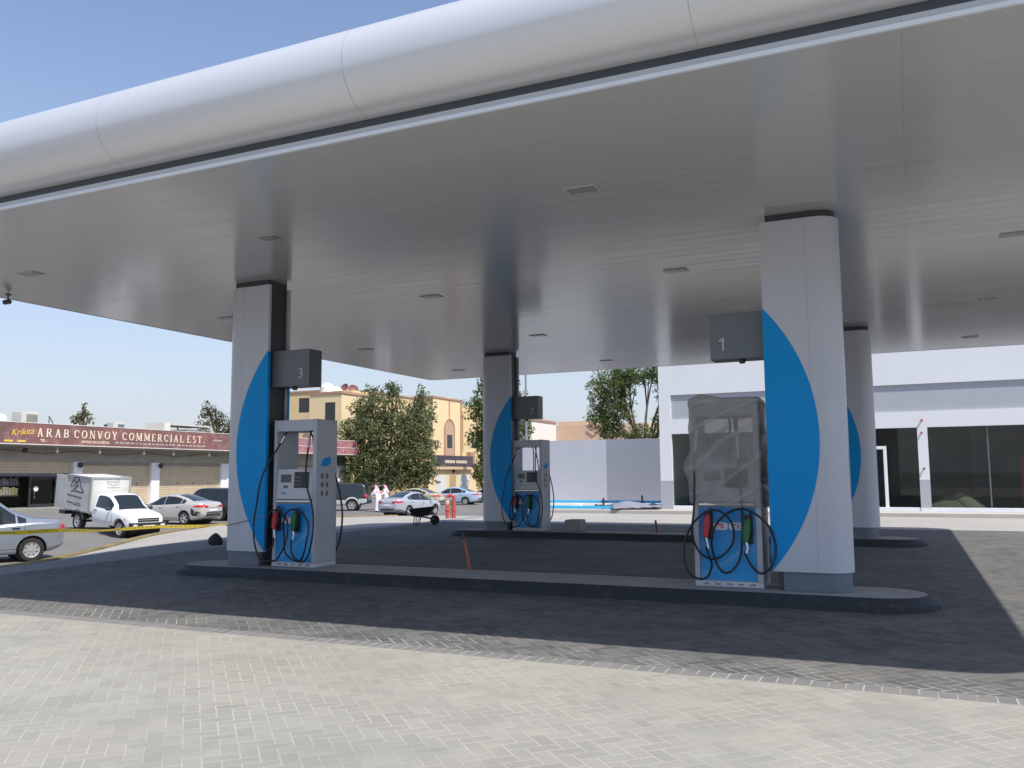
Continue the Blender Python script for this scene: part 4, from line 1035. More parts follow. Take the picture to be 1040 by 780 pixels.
b = MB(); b.box(-.4, -.5, .4, .4, .5, 1.95); b.build('casing', 'ac', r_, bevel=.02); b = MB(); b.box(.402, -.1, .6, .42, .45, 1.8); b.build('grille', 'plinth', r_)
b = MB(); b.lathe([(.12, 0), (.12, .25)], 10, Matrix.Translation((0, -.85, 1.5))); b.tube([(0, -.85, 0), (0, -.85, 1.5)], .03, 6); b.build('floodlight', 'dark', r_)
r_ = rooftop('roof_shed', (-55, 53.1, 3.84), 'white open sided roof shelter on the shop building at right', 'shelter')
b = MB(); b.box(-1, -2.1, 0, 1, -1.5, 2.2); b.build('end_wall', 'far_white', r_); b = MB(); b.box(-1, .2, 0, 1, 2.4, 1.75); b.build('low_wall', 'far_white', r_); b = MB(); b.box(-1.2, -1.5, 2.0, 1.3, 2.6, 2.12); b.build('roof', 'ac', r_)
b = MB(); b.box(-.9, -1.4, 0, -.85, .2, 2.0); b.box(.8, -.6, 0, .88, -.5, 2.0); b.build('screen', 'shop_slab', r_)

# ------------------------------------------------------------------ houses behind
def window(parent, x0, x1, y0, y1, z0, z1, face):
    """face '-y' at y0 or '+x' at x1"""
    if face == '-y':
        b = MB(); b.box(x0, y0-.02, z0, x1, y0+.06, z1); f = b.build('window', 'dark', parent); b = MB(); b.box(x0+.08, y0-.03, z0+.08, x1-.08, y0-.021, z1-.08)
    else:
        b = MB(); b.box(x1-.06, y0, z0, x1+.02, y1, z1); f = b.build('window', 'dark', parent); b = MB(); b.box(x1+.021, y0+.08, z0+.08, x1+.03, y1-.08, z1-.08)
    b.build('pane', 'win_dark', f); return f
v1 = empty('villa', (-56, 77, -1), 0, 'cream villa with dark square windows behind the shops', 'villa', 'cream villas across the street')
def off(b0): return b0
def bx(name, m, parent, x0, y0, z0, x1, y1, z1, bev=0):
    L = parent.location; b = MB(); b.box(x0-L[0], y0-L[1], z0-L[2], x1-L[0], y1-L[1], z1-L[2]); return b.build(name, m, parent, bevel=bev)
bx('wall', 'villa', v1, -68, 78.5, -1, -55.3, 91, 11.1); bx('wall', 'villa2', v1, -59.2, 76, -1, -55.0, 82.5, 10.5)
bx('parapet', 'villa_trim', v1, -68.1, 78.4, 11.1, -59.2, 91.1, 11.32); bx('parapet', 'villa_trim', v1, -59.3, 75.9, 10.5, -54.9, 82.6, 10.75); bx('parapet', 'villa_trim', v1, -59.15, 82.6, 11.1, -55.2, 91.1, 11.3)
def win(parent, x0, x1, y0, y1, z0, z1, face):
    L = parent.location; return window(parent, x0-L[0], x1-L[0], y0-L[1], y1-L[1], z0-L[2], z1-L[2], face)
win(v1, -62.6, -61.2, 78.5, 0, 8.9, 10.5, '-y'); win(v1, -57.1, -55.8, 76, 0, 7.3, 9.6, '-y'); win(v1, -56, -55.0, 79, 80.2, 6.5, 8.6, '+x')
win(v1, -57.1, -55.8, 76, 0, 2.3, 4.6, '-y')
v2 = empty('villa', (-56, 98, -1), 0, 'cream villa with tall pink arched panel above the dark sign', 'villa', 'cream villas across the street')
bx('wall', 'villa2', v2, -66, 95.6, -1, -55.0, 103.2, 11.6); bx('wall', 'villa', v2, -66, 103.2, -1, -55.6, 114, 11.3)
bx('parapet', 'villa_trim', v2, -66.1, 95.5, 11.6, -54.9, 103.3, 11.85)
ap = MB(); P = [(98.6, 3.5), (101.0, 3.5), (101.0, 7.7)] + [(99.8+1.2*math.cos(a), 7.7+1.2*math.sin(a)) for a in np.linspace(0, math.pi, 16)[1:-1]] + [(98.6, 7.7)]
ap.prism(P, -54.998, -54.93, lambda u, v, w: (w+56, u-98, v+1)); ap = ap.build('arch_panel', 'arch', v2)
b = MB(); b.box(1.002, 1.7, 9.9, 1.06, 1.9, 12.6)
for k in range(17):
    a0, a1 = R(180-180*k/16), R(180-180*(k+1)/16) if k < 16 else 0
    if k < 16: b.prism([(99.8+r*math.cos(a), 7.7+r*math.sin(a)) for r, a in ((1.2, a0), (1.42, a0), (1.42, a1), (1.2, a1))], -54.99, -54.88, lambda u, v, w: (w+56, u-98, v+1))
b.box(1.002, .38, 4.5, 1.11, .6, 8.7); b.box(1.002, 3.0, 4.5, 1.11, 3.22, 8.7); b.build('arch_trim', 'villa_trim', ap)
win(v2, -56, -54.93, 99.15, 100.5, 5.3, 7.0, '+x')
bx('downpipe', 'villa_trim', v2, -54.99, 102.9, 2, -54.85, 103.1, 11.6); bx('downpipe', 'villa_trim', v2, -55.59, 104.6, 5, -55.5, 104.72, 10.5)
win(v2, -56.6, -55.6, 107.4, 108.2, 5.5, 7.2, '+x')
s3 = empty('corner_shop', (-53.6, 97.7, -1), 0, 'single storey cream shop with dark signboard under the arched villa', 'shop')
bx('wall', 'villa2', s3, -55, 92.0, -1, -53.6, 103.4, 2.75); bx('canopy_ledge', 'far_tan', s3, -54.9, 91.9, 2.45, -53.2, 103.5, 2.8)
sgn = bx('signboard', 'signdark', s3, -53.35, 92.2, 2.805, -53.2, 103.2, 4.2)
b = MB(); 
for k in range(7): b.box(.402, -2.2+.38*k, 4.25, .42, -2.2+.38*k+.27, 4.62)
for k in range(8): b.box(.402, .75+.37*k, 4.25, .42, .75+.37*k+.26, 4.62)
b.build('sign_marks', 'cream', sgn)
bx('sign_end', 'villa_trim', s3, -53.9, 102.6, 2.81, -53.3, 103.9, 4.75)
for y0, y1, m in ((93.7, 96.4, 'shutter_w'), (97.3, 99.0, 'tan_wall'), (99.9, 102.7, 'shutter_w')): bx('shutter' if m != 'tan_wall' else 'door', m, s3, -53.62, y0, -1, -53.55, y1, 1.75)
b = MB(); b.ball((.1, .6, 3.25), .22); b.build('lamp', 'dark', s3, 60)
o = MB(); o.box(-54.5, 73, -1, -54.2, 91.8, 2.3); o = o.build('boundary_wall', 'tan_wall'); tag(o, 'low tan garden wall behind the big street tree', 'wall')
# villa roof items
def dish(loc, az, lb):
    r = empty('satellite_dish', loc, az, lb, 'satellite dish', 'satellite dishes on the villa roof')
    b = MB(); T = Matrix.Translation((0, 0, 1.0)) @ Matrix.Rotation(R(65), 4, 'Y'); b.lathe([(.02, 0), (.27, .04), (.5, .13), (.63, .23), (.61, .24), (.48, .15), (.26, .06), (.02, .03)], 20, T, cap=True); b.build('reflector', 'dish', r, 40)
    b = MB(); b.tube([(0, 0, 0), (0, 0, 1.1)], .05, 8); b.build('mast', 'steel', r, 60)
    b = MB(); b.tube([(0.1, 0, .5), (.75, 0, 1.3)], .03, 6); b.build('feed_arm', 'steel', r, 60)
dish((-58, 80.8, 10.51), R(-100), 'rusty red satellite dish nearer the white roof tanks'); dish((-58, 82.3, 10.51), R(-40), 'rusty red satellite dish on the right, seen face on')
for i, (y, s) in enumerate(((77.6, .85), (79.3, .7))):
    r_ = empty('water_tank', (-58.1, y, 10.45), 0, ('larger', 'smaller')[i] + ' white roof tank on the cream villa beside the dishes', 'water tank', 'white tanks on the villa roof')
    b = MB(); b.lathe([(.9*s, 0), (.95*s, .3), (.95*s, 1.2*s), (.6*s, 1.6*s), (.1, 1.7*s)], 18); b.build('shell', 'tank', r_, 40); b = MB(); b.lathe([(.28*s, 1.68*s), (.28*s, 1.76*s), (.05, 1.78*s)], 12); b.build('lid', 'tank', r_, 40)
b = MB(); b.ball((0, 0, 0), (1.3, 1.3, 1.0)); o = b.build('roof_dome', 'far_tan', None, 60); o.location = (-58.5, 105.6, 11.6); tag(o, 'small pinkish roof dome on the arched villa', 'dome')

fa = empty('far_house', (-40, 88, -.8), 0, 'white house front far behind the rear boundary wall', 'house')
bx('wall', 'far_white', fa, -42.3, 85.4, -1, -36.9, 92.3, 7.7); bx('parapet', 'far_brown', fa, -42.35, 85.3, 7.5, -36.8, 92.3, 7.75); bx('cornice', 'far_brown', fa, -42.3, 85.5, 4.9, -36.84, 92.3, 5.1)
fb = empty('far_house', (-33, 94, -.8), 0, 'tan house with zigzag trim far behind the rear boundary wall', 'house')
bx('wall', 'far_tan', fb, -36.85, 92.4, -1, -26, 100, 7.3); bx('roof_block', 'far_tan', fb, -36.8, 93, 7.3, -33.3, 98, 7.75); bx('roof_edge', 'far_brown', fb, -33.2, 92.36, 7.0, -31.0, 92.5, 7.3); bx('string_course', 'far_brown', fb, -36.8, 92.3, 4.9, -26, 92.398, 5.05)
b = MB(); P = []
for k in range(6): P.append((-33.2+k*.8+33, -1.63, 6.6-(k % 2)*.6+.8))
b.tube(P, .07, 6); b.build('zigzag_trim', 'far_brown', fb)
for k in range(6): bx('balustrade_post', 'far_white', fb, -30.8+k*.45, 92.25, 4.3, -30.62+k*.45, 92.395, 4.85)
bx('antenna', 'steel', fb, -34.0, 95, 7.7, -33.93, 95.1, 9.8); bx('antenna', 'steel', fb, -32.2, 95, 7.3, -32.14, 95.1, 9.3)
o = MB(); o.box(-12.6, 49, 0, -9.2, 52, 4.75); o = o.build('sheet_metal_shed', 'shed'); tag(o, 'pale blue ribbed metal shed peeping over the rear wall', 'shed')
lp = empty('lamp_post', (-25.0, 56.8, -.7), 0, 'tall slim grey street lamp post behind the number 7 box', 'lamp post')
b = MB(); b.tube([(0, 0, 0), (0, 0, 5), (0, 0, 11.5)], [.11, .09, .06], 10); b.build('pole', 'ltgrey', lp, 60)
b = MB(); b.tube(catmull([(0, 0, 11.4), (-.3, -.2, 11.9), (-1.4, -.8, 12.0)], 5), .04, 8); b.build('arm', 'ltgrey', lp, 60); b = MB(); b.box(-2.0, -.95, 11.95, -1.35, -.7, 12.07); b.build('lamp_head', 'dkgrey', lp)
ys = empty('round_sign', (-36.5, 51.9, zg(-36.5, 51.9)), R(-35), 'round yellow sign disc on a post behind the dark off-roader', 'sign')
b = MB(); b.tube([(0, .03, 0), (0, .03, 2.3)], .03, 8); b.build('post', 'steel', ys)
b = MB(); b.lathe([(.30, 0), (.30, .03)], 24, Matrix.Translation((0, 0, 2.16)) @ Matrix.Rotation(R(90), 4, 'X')); d_ = b.build('disc', 'ysign', ys)
b = MB(); b.lathe([(.12, 0), (.12, .005)], 14, Matrix.Translation((0, -.03, 2.16)) @ Matrix.Rotation(R(90), 4, 'X')); b.build('centre_mark', 'brown', d_)

# ------------------------------------------------------------------ trees
def tree(name, label, loc, th, clumps, nleaf, ls, lm, seed, group='trees behind the forecourt', limbr=.16):
    rs = np.random.RandomState(seed)
    r = empty(name, loc, 0, label, 'tree', group)
    b = MB(); top = Vector((rs.uniform(-.2, .2), rs.uniform(-.2, .2), th))
    b.tube(catmull([(0, 0, -.2), (.08, .05, th*.5), top], 4), [limbr*1.5*(1-.05*k) for k in range(9)], 9)
    for c in clumps:
        m = top.lerp(Vector(c[:3]), .5) + Vector((rs.uniform(-.3, .3), rs.uniform(-.3, .3), .25))
        P = catmull([top-Vector((0, 0, .3)), m, Vector(c[:3])], 5); b.tube(P, [limbr*(1-.075*k) for k in range(len(P))], 6)
        for _ in range(3):
            q = Vector(c[:3]) + Vector((rs.uniform(-1, 1)*c[3]*.7, rs.uniform(-1, 1)*c[4]*.7, rs.uniform(-.5, .8)*c[5]))
            P = catmull([m, m.lerp(q, .6)+Vector((0, 0, .2)), q], 4); b.tube(P, [limbr*.4*(1-.08*k) for k in range(len(P))], 5)
    b.build('trunk', 'bark', r, 60)
    vol = np.array([c[3]*c[4]*c[5] for c in clumps])**.75; pr = vol/vol.sum()
    idx = rs.choice(len(clumps), nleaf, p=pr); C = np.array(clumps)[idx]
    d = rs.normal(size=(nleaf, 3)); d /= np.linalg.norm(d, axis=1)[:, None]
    rad = rs.uniform(0, 1, nleaf)**.42
    # uneven outline: sub-clumps
    ph = rs.uniform(0, 6.28, (len(clumps), 3))[idx]
    wob = 1 + .20*np.sin(5*d[:, 0]+ph[:, 0])*np.sin(5*d[:, 1]+ph[:, 1]) + .16*np.sin(9*d[:, 2]+ph[:, 2])
    ctr = C[:, :3] + d*C[:, 3:6]*(rad*wob)[:, None]
    keep = np.array([mn.noise(Vector(p)*(.9/ max(.5, ls*2.6))) > -.10 for p in ctr]) | (rs.uniform(0, 1, nleaf) < .12)
    ctr = ctr[keep]; n = len(ctr)
    a = rs.normal(size=(n, 3)); a /= np.linalg.norm(a, axis=1)[:, None]
    b2 = np.cross(a, rs.normal(size=(n, 3))); b2 /= np.linalg.norm(b2, axis=1)[:, None]
    s = ls*(rs.uniform(.3, 1., n)**1.3*1.5)[:, None]
    Vt = np.stack([ctr-a*s*.5, ctr+b2*s*.24-a*s*.05, ctr+a*s*.5, ctr-b2*s*.24-a*s*.05], 1).reshape(-1, 3)
    F = np.arange(n*4).reshape(-1, 4)
    me = bpy.data.meshes.new('crown'); me.from_pydata(Vt.tolist(), [], F.tolist()); me.materials.append(MT[lm])
    o = bpy.data.objects.new('crown', me); COL.objects.link(o); o.parent = r
    return r
g_ = -.8
tree('broad_tree', 'big bushy green street tree reaching down to the parked cars', (-48.3, 74.7, -.5), 2.2,
     [(0,0,4.2,3.4,3.2,2.6),(-2.6,-1.6,3.4,2.6,2.4,2.3),(2.3,1.5,4.0,2.6,2.4,2.6),(-1.8,-1.2,6.6,2.6,2.4,2.2),(1.4,.8,7.2,2.8,2.4,2.2),(-.4,-.4,9.2,2.0,1.8,1.9),(2.8,1.8,8.6,1.7,1.5,1.9),(-3.2,-2.2,6.0,1.7,1.7,1.7),(.4,.3,10.9,1.0,.9,1.2),(2.9,1.9,10.4,.8,.8,1.0),(-2.0,-1.4,8.9,1.5,1.4,1.3),(-4.4,-2.8,3.2,1.7,1.7,1.8),(-1.6,-1.0,10.4,.9,.9,1.0),(-2.4,-1.5,1.6,2.2,2.0,1.3),(.2,.2,1.7,2.6,2.4,1.4),(2.6,1.7,1.9,2.0,1.9,1.3),(3.4,2.2,3.4,1.0,1.0,1.3),(3.2,2.1,6.3,1.0,1.0,1.4)], 56000, .29, 'leaf1', 3)
tree('roadside_tree', 'tall narrow tree half hidden behind the number 7 column', (-32.3, 67.4, -.7), 4.0,
     [(0,0,6.6,2.2,2.0,2.0),(-1.4,-.6,8.2,1.5,1.4,1.6),(.8,.3,9.0,1.6,1.4,1.6),(-.9,-.3,10.3,1.0,.9,1.2),(1.5,.7,6.4,1.4,1.3,1.5),(-1.5,-.6,5.6,1.2,1.2,1.2),(1.8,.8,4.2,.9,.9,1.2),(-1.0,-.4,3.6,.6,.6,1.0)], 15000, .27, 'leaf2', 5)
tree('open_tree', 'loose crowned tree with bare limbs behind the rear wall', (-15.6, 53.5, .0), 3.0,
     [(-2.0,-.8,7.2,1.2,1.2,1.1),(-1.3,-.5,5.9,1.1,1.1,1.2),(-.6,-.2,8.0,1.3,1.2,.8),(.9,.3,8.1,1.1,1.0,.8),(1.6,.6,7.0,.8,.8,1.0),(-1.7,-.7,4.6,.9,.9,.9),(.0,.0,4.1,1.1,1.0,.7),(1.5,.5,4.9,.8,.8,.9),(2.2,.9,7.9,.9,.9,.9),(2.0,.8,5.8,.8,.8,1.0),(-2.5,-1.0,6.1,.6,.6,.7),(-2.3,-.9,5.2,.9,.9,1.0),(-1.2,-.4,7.3,1.2,1.1,1.0)], 30000, .165, 'leaf2', 8, limbr=.11)
tree('thin_tree', 'sparse feathery tree rising behind the shop roof near column 3', (-58.1, 61.2, -.3), 3.8,
     [(0,0,7.0,1.1,1.0,1.1),(-1.0,-.9,6.6,.7,.7,1.2),(.9,.8,6.0,1.2,1.2,1.4),(-.8,-.7,8.2,.5,.5,1.0),(1.4,1.2,7.6,.7,.7,.8),(.3,.2,5.2,1.2,1.2,.8),(-.3,-.2,8.0,.6,.6,.6)], 6500, .20, 'leaf3', 12)
tree('low_bush', 'low dry green bush on the shop roof line below the feathery tree', (-56.6, 58.5, 2.6), .8,
     [(-.6,-1.2,1.9,.8,1.1,.7),(.4,.2,2.2,.9,1.0,.7),(.3,1.4,2.0,.7,1.0,.7)], 3500, .19, 'leaf3', 14)
tree('distant_palm', 'tiny distant tree top above the maroon sign', (-78, 63, -.3), 7.3,
     [(0,0,8.4,.8,.9,.8),(.5,.6,8.0,.6,.6,.5),(-.5,-.6,8.1,.6,.6,.5),(0,0,9.2,.35,.35,.6)], 420, .42, 'leaf1', 17)
tree('hedge_tree', 'dark green shrub at the right edge of the dark signboard shop', (-50, 99.5, -.8), 1.6,
     [(0,0,3.0,1.4,1.4,2.0),(0.6,.6,4.8,1.3,1.3,1.5),(0,.3,6.5,1.2,1.2,1.4)], 7000, .32, 'leaf1', 21)
# ------------------------------------------------------------------ vehicles
def pch(keys):
    xs_ = np.array([k[0] for k in keys], float); ys_ = np.array([k[1] for k in keys], float)
    o = np.argsort(xs_); xs_, ys_ = xs_[o], ys_[o]
    h = np.diff(xs_); d = np.diff(ys_)/h; m = np.zeros(len(xs_)); m[0], m[-1] = d[0], d[-1]
    for i in range(1, len(xs_)-1):
        if d[i-1]*d[i] <= 0: m[i] = 0
        else:
            w1, w2 = 2*h[i]+h[i-1], h[i]+2*h[i-1]; m[i] = (w1+w2)/(w1/d[i-1]+w2/d[i])
    def f(x):
        x = min(max(x, xs_[0]), xs_[-1]); i = min(int(np.searchsorted(xs_, x, side='right'))-1, len(h)-1); t = (x-xs_[i])/h[i]
        return float((2*t**3-3*t*t+1)*ys_[i]+(t**3-2*t*t+t)*h[i]*m[i]+(-2*t**3+3*t*t)*ys_[i+1]+(t**3-t*t)*h[i]*m[i+1])
    return f
def lerp(a, b, t): return a+(b-a)*t
class Body:
    def __init__(s, sp):
        s.sp = sp; s.top, s.belt, s.w, s.bot = (pch(sp[k]) for k in ('top', 'belt', 'w', 'bot'))
        s.x0, s.x1 = sp['top'][0][0], sp['top'][-1][0]
        if s.x0 > s.x1: s.x0, s.x1 = s.x1, s.x0
    def ctl(s, x):
        zt, zl, w_, zb_ = s.top(x), s.belt(x), s.w(x), s.bot(x)
        zl = min(zl, zt-.012)
        g = min(max((zt-zl-.05)/.30, 0), 1); g = g*g*(3-2*g)
        rw = lerp(.86*w_, s.sp['roofw'], g); re = zt-lerp(.30*(zt-zl), .075, g)
        return [(0, zb_), (.7*w_, zb_), (.93*w_, zb_+.03), (.985*w_, zb_+.15), (w_, lerp(zb_, zl, .52)), (.99*w_, zl-.09), (.955*w_, zl), (lerp(.955*w_, rw, .47), lerp(zl, re, .5)), (rw, re), (.72*rw, lerp(re, zt, .78)), (0, zt)]
    def S(s, x, u):
        P = s.ctl(x); i = min(int(u), 9); t = u-i
        p0, p1, p2, p3 = P[max(i-1, 0)], P[i], P[i+1], (P[i+2] if i < 9 else (-P[9][0], P[9][1]))
        f = lambda k: .5*((2*p1[k])+(p2[k]-p0[k])*t+(2*p0[k]-5*p1[k]+4*p2[k]-p3[k])*t*t+(3*p1[k]-p0[k]-3*p2[k]+p3[k])*t**3)
        return max(f(0), 0), f(1)
    def uz(s, x, z, a=2., b=8.):
        for _ in range(26):
            m = (a+b)/2
            if s.S(x, m)[1] < z: a = m
            else: b = m
        return (a+b)/2
    def side(s, x, z): return s.S(x, s.uz(x, z))[0]
def apply_bool(o, cut):
    md = o.modifiers.new('c', 'BOOLEAN'); md.object = cut; md.operation = 'DIFFERENCE'; md.solver = 'EXACT'
    dg = bpy.context.evaluated_depsgraph_get(); me = bpy.data.meshes.new_from_object(o.evaluated_get(dg))
    o.modifiers.clear(); old = o.data; o.data = me; me.name = old.name
    bpy.data.objects.remove(cut)
def body_mesh(B, root, m, arches):
    n = 64; e = [.5-.5*math.cos(math.pi*i/n) for i in range(n+1)]; xs_ = [lerp(B.x0, B.x1, lerp(i/n, e[i], .6)) for i in range(n+1)]
    us = [0, .5, 1, 1.5, 2, 2.4, 2.8, 3.2, 3.7, 4.2, 4.7, 5, 5.3, 5.6, 5.9, 6.1, 6.4, 6.8, 7.2, 7.6, 7.9, 8.15, 8.4, 8.7, 9, 9.4, 9.7, 10]
    L = []
    for x in xs_:
        h = [B.S(x, u) for u in us]
        L.append([(x, y, z) for y, z in h] + [(x, -y, z) for y, z in h[-2:0:-1]])
    b = MB(); b.loops(L); o = b.build('body', m, root)
    if arches:
        b = MB()
        for xa, ra, rz in arches:
            wv = B.w(xa)
            for s_ in (-1, 1):
                y0, y1 = sorted((s_*(wv-.27), s_*(wv+.3)))
                b.lathe([(ra, y0), (ra, y1)], 36, Matrix.Translation((xa, 0, rz)) @ Matrix.Rotation(R(-90), 4, 'X'))
        c = b.build('cutter', m); c.location = root.location; c.rotation_euler = root.rotation_euler
        c.parent = None
        bpy.context.view_layer.update()
        apply_bool(o, c)
    me = o.data
    me.polygons.foreach_set('use_smooth', [True]*len(me.polygons)); me.set_sharp_from_angle(angle=R(32))
    return o
def wheel(root, x, y, r, sgn, spokes=5, hub=False, wd=.2):
    T = Matrix.Translation((x, y, r)) @ Matrix.Rotation(R(-90), 4, 'X')
    b = MB(); h = wd/2; rr = r*.66
    b.lathe([(rr, -h), (r*.93, -h), (r, -h*.75), (r, h*.75), (r*.93, h), (rr, h)], 36, T, cap=False); e = empty('wheel', (0, 0, 0)); e.parent = root
    b.build('tyre', 'tyre', e, 40)
    b = MB(); f = h*.72*sgn
    b.lathe([(rr, -h*.9), (rr, h*.9)], 32, T, cap=False); b.lathe([(rr, f-.05*sgn), (.02, f-.05*sgn)], 32, T, m=1); 
    b.lathe([(rr*.99, f+.02*sgn), (rr*.86, f+.012*sgn), (rr*.84, f-.03*sgn)], 32, T, cap=False)
    b.lathe([(.055, f-.03*sgn), (.055, f+.012*sgn), (.01, f+.015*sgn)], 14, T)
    for k in range(spokes):
        a = 2*math.pi*k/spokes; wA, wB = (.05, .075) if not hub else (.05, .10)
        M4 = T @ Matrix.Rotation(a, 4, 'Z')
        b.prism([(.03, -wA/2), (rr*.9, -wB/2), (rr*.9, wB/2), (.03, wA/2)], f-.035*sgn, f+.006*sgn, lambda u, v, w: M4 @ Vector((u, v, w)))
    b.build('rim', ['rim', 'dark'], e, 40)
def patch(B, root, name, m, xa, xb, zlo, zhi, sd, off_=.008, nx=14, nz=5, parent=None):
    b = MB()
    def fn(u, v):
        x = lerp(xa, xb, u); lo, hi = zlo(x), zhi(x); hi = max(hi, lo+.004); z = lerp(lo, hi, v)
        return (x, sd*(B.side(x, z)+off_), z)
    b.grid(fn, nx, nz); return b.build(name, m, parent or root, 60)
def glass_top(B, root, name, xa, xb, sgnx, inset=.05):
    b = MB()
    def fn(u, v):
        x = lerp(xa, xb, u); s_ = 2*v-1; U = lerp(10, 8.25, abs(s_)); y, z = B.S(x, U)
        return (x+.010*sgnx, math.copysign(max(0, y-inset), s_) if abs(s_) > 1e-6 else 0, z+.010)
    b.grid(fn, 10, 12); return b.build(name, 'carglass_solid', root, 60)
MT['carglass_solid'] = mat('car_window', (.018, .022, .024), .06, var=.05, coat=.3)

def make_car(sp, name, label, cat, contact, z, az, axle, side_y, group=None, pitch=0., paint='p_silver', detail=1, nospoke=5, hub=False):
    """contact: ground point of the wheel at axle (0 front,1 rear) on the side side_y(+1 left, -1 right)"""
    d = Vector((math.sin(az), math.cos(az), 0)); lf = Vector((-d.y, d.x, 0))
    xa = sp['axles'][axle]; wv = sp['wtrack']
    pos = Vector((contact[0], contact[1], 0)) - d*xa - lf*side_y*wv
    root = empty(name, (pos.x, pos.y, z), math.atan2(d.y, d.x), label, cat, group, pitch)
    bpy.context.view_layer.update()
    B = Body(sp); r = sp['r']
    body_mesh(B, root, paint, [(x, r+.055, r+.01) for x in sp['axles']])
    for x in sp['axles']:
        wv_ = B.w(x)
        b = MB(); b.lathe([(r+.05, -(wv_-.24)), (r+.05, wv_-.24)], 30, Matrix.Translation((x, 0, r+.01)) @ Matrix.Rotation(R(-90), 4, 'X')); b.build('wheel_arch', 'dark', root)
        for s_ in (-1, 1): wheel(root, x, s_*(wv_-.125), r, s_, nospoke, hub)
    gz = lambda x: B.belt(x)+.035
    def gt(x): P = B.ctl(x); return P[8][1]-.03
    for xa_, xb_ in sp['windows']:
        for s_ in (-1, 1): patch(B, root, 'window', 'carglass_solid', xa_, xb_, gz, gt, s_, .009)
    if sp.get('ws'): glass_top(B, root, 'windscreen', *sp['ws'], 1)
    if sp.get('rw'): glass_top(B, root, 'rear_window', *sp['rw'], -1)
    for s_ in (-1, 1):
        # door outlines and handles
        b = MB()
        for x in sp['doors']:
            zt_ = B.belt(x)+.02; P = [(x+.02*math.sin(k*.5), s_*(B.side(x, lerp(B.bot(x)+.14, zt_, k/8))+.0015), lerp(B.bot(x)+.14, zt_, k/8)) for k in range(9)]
            b.tube(P, .0055, 5)
        xs2 = np.linspace(min(sp['doors']), max(sp['doors']), 12); b.tube([(x, s_*(B.side(x, B.bot(x)+.15)+.0015), B.bot(x)+.15) for x in xs2], .005, 5)
        b.build('door_seam', 'dark', root)
        for x in sp['handles']:
            zz = B.belt(x)-.085; y = B.side(x, zz); b = MB(); y0, y1 = sorted((s_*(y+.003), s_*(y+.03))); b.box(x-.09, y0, zz-.018, x+.09, y1, zz+.018); b.build('door_handle', sp.get('handle_mat', paint), root, bevel=.01)
        x = sp['mirror']; zz = B.belt(x)+.09; y = B.side(x, B.belt(x))
        b = MB(); b.ball((x, s_*(y+.13), zz), (.075, .115, .075)); b.tube([(x, s_*(y-.02), zz-.05), (x, s_*(y+.07), zz-.02)], .025, 6); b.build('mirror', sp.get('mirror_mat', paint), root, 60)
        for nm, mm, x0, x1, z0, z1 in sp['side_lights']:
            patch(B, root, nm, mm, x0, x1, lambda x: z0(x) if callable(z0) else z0, lambda x: z1(x) if callable(z1) else z1, s_, .008, 10, 3)
    for nm, mm, x, y0, z0, y1, z1, th in sp['faces']:
        b = MB()
        xx = sorted((x, x+th)); b.box(xx[0], y0, z0, xx[1], y1, z1); b.build(nm, mm, root, bevel=.008)
    for f in sp.get('extra', []): f(B, root)
    return root

def sedan(L=4.53, H=1.44, W=.885, fastback=0.):
    f = L/2
    sp = dict(top=[(-f, .86), (-f+.05, .97), (-f+.16, 1.03+.02*fastback), (-f+.55, 1.075+.03*fastback), (-f+1.18, 1.30), (-f+1.75, H-.015), (-.18, H), (.25, H-.05), (.62, H-.22), (1.12, .985), (1.6, .885), (f-.30, .76), (f-.10, .66), (f, .55)],
        belt=[(-f, .82), (-f+.2, .97), (-f+.7, .98), (-1.0, .955), (.3, .90), (1.1, .87), (1.7, .80), (f-.25, .68), (f, .52)],
        w=[(-f, .60), (-f+.06, .72), (-f+.22, .81), (-f+.6, W-.015), (-.8, W), (.8, W), (f-.75, W-.015), (f-.35, .80), (f-.12, .68), (f, .50)],
        bot=[(-f, .40), (-f+.15, .30), (-f+.6, .21), (0, .18), (f-.6, .20), (f-.1, .24), (f, .30)],
        roofw=.60, axles=(f-.92, -f+1.0), r=.315, wtrack=W-.125,
        windows=[(-.02, .98), (-1.02, -.06), (-f+1.0, -1.06)], ws=(.28, 1.06), rw=(-f+1.62, -f+.64), doors=[1.02, -.04, -1.12], handles=[.12, -.92], mirror=.80,
        side_lights=[('headlight', 'head', f-.50, f-.06, .585, lambda x: .585+min(.15, .03+.3*(f-.02-x))), ('tail_light', 'tail', -f+.012, -f+.46, lambda x: .80+.05*(x+f)/.46, lambda x: .955-.06*(x+f)/.46)],
        faces=[('number_plate', 'white', -f-.001, -.26, .62, .26, .73, -.016), ('rear_emblem_strip', 'chrome', -f+.012, -.30, .775, .30, .80, -.02), ('tail_light', 'tail', -f+.004, .34, .80, .585, .90, -.014), ('tail_light', 'tail', -f+.004, -.585, .80, -.34, .90, -.014),
               ('bumper_insert', 'dark', -f+.035, -.5, .40, .5, .50, -.05), ('grille', 'dark', f-.02, -.42, .36, .42, .50, .03), ('number_plate', 'white', f+.012, -.26, .43, .26, .53, .015)])
    return sp
def side_of(contact, az):
    lf = Vector((-math.cos(az), math.sin(az))); return 1 if lf.dot(Vector((-contact[0], -contact[1]))) > 0 else -1
CG = 'cars parked along the street'
def put(sp, name, label, cat, contact, az, axle, **k):
    z = k.pop('z', None)
    if z is None: z = zg(*contact)
    return make_car(sp, name, label, cat, contact, z, az, axle, side_of(contact, az), group=CG, **k)

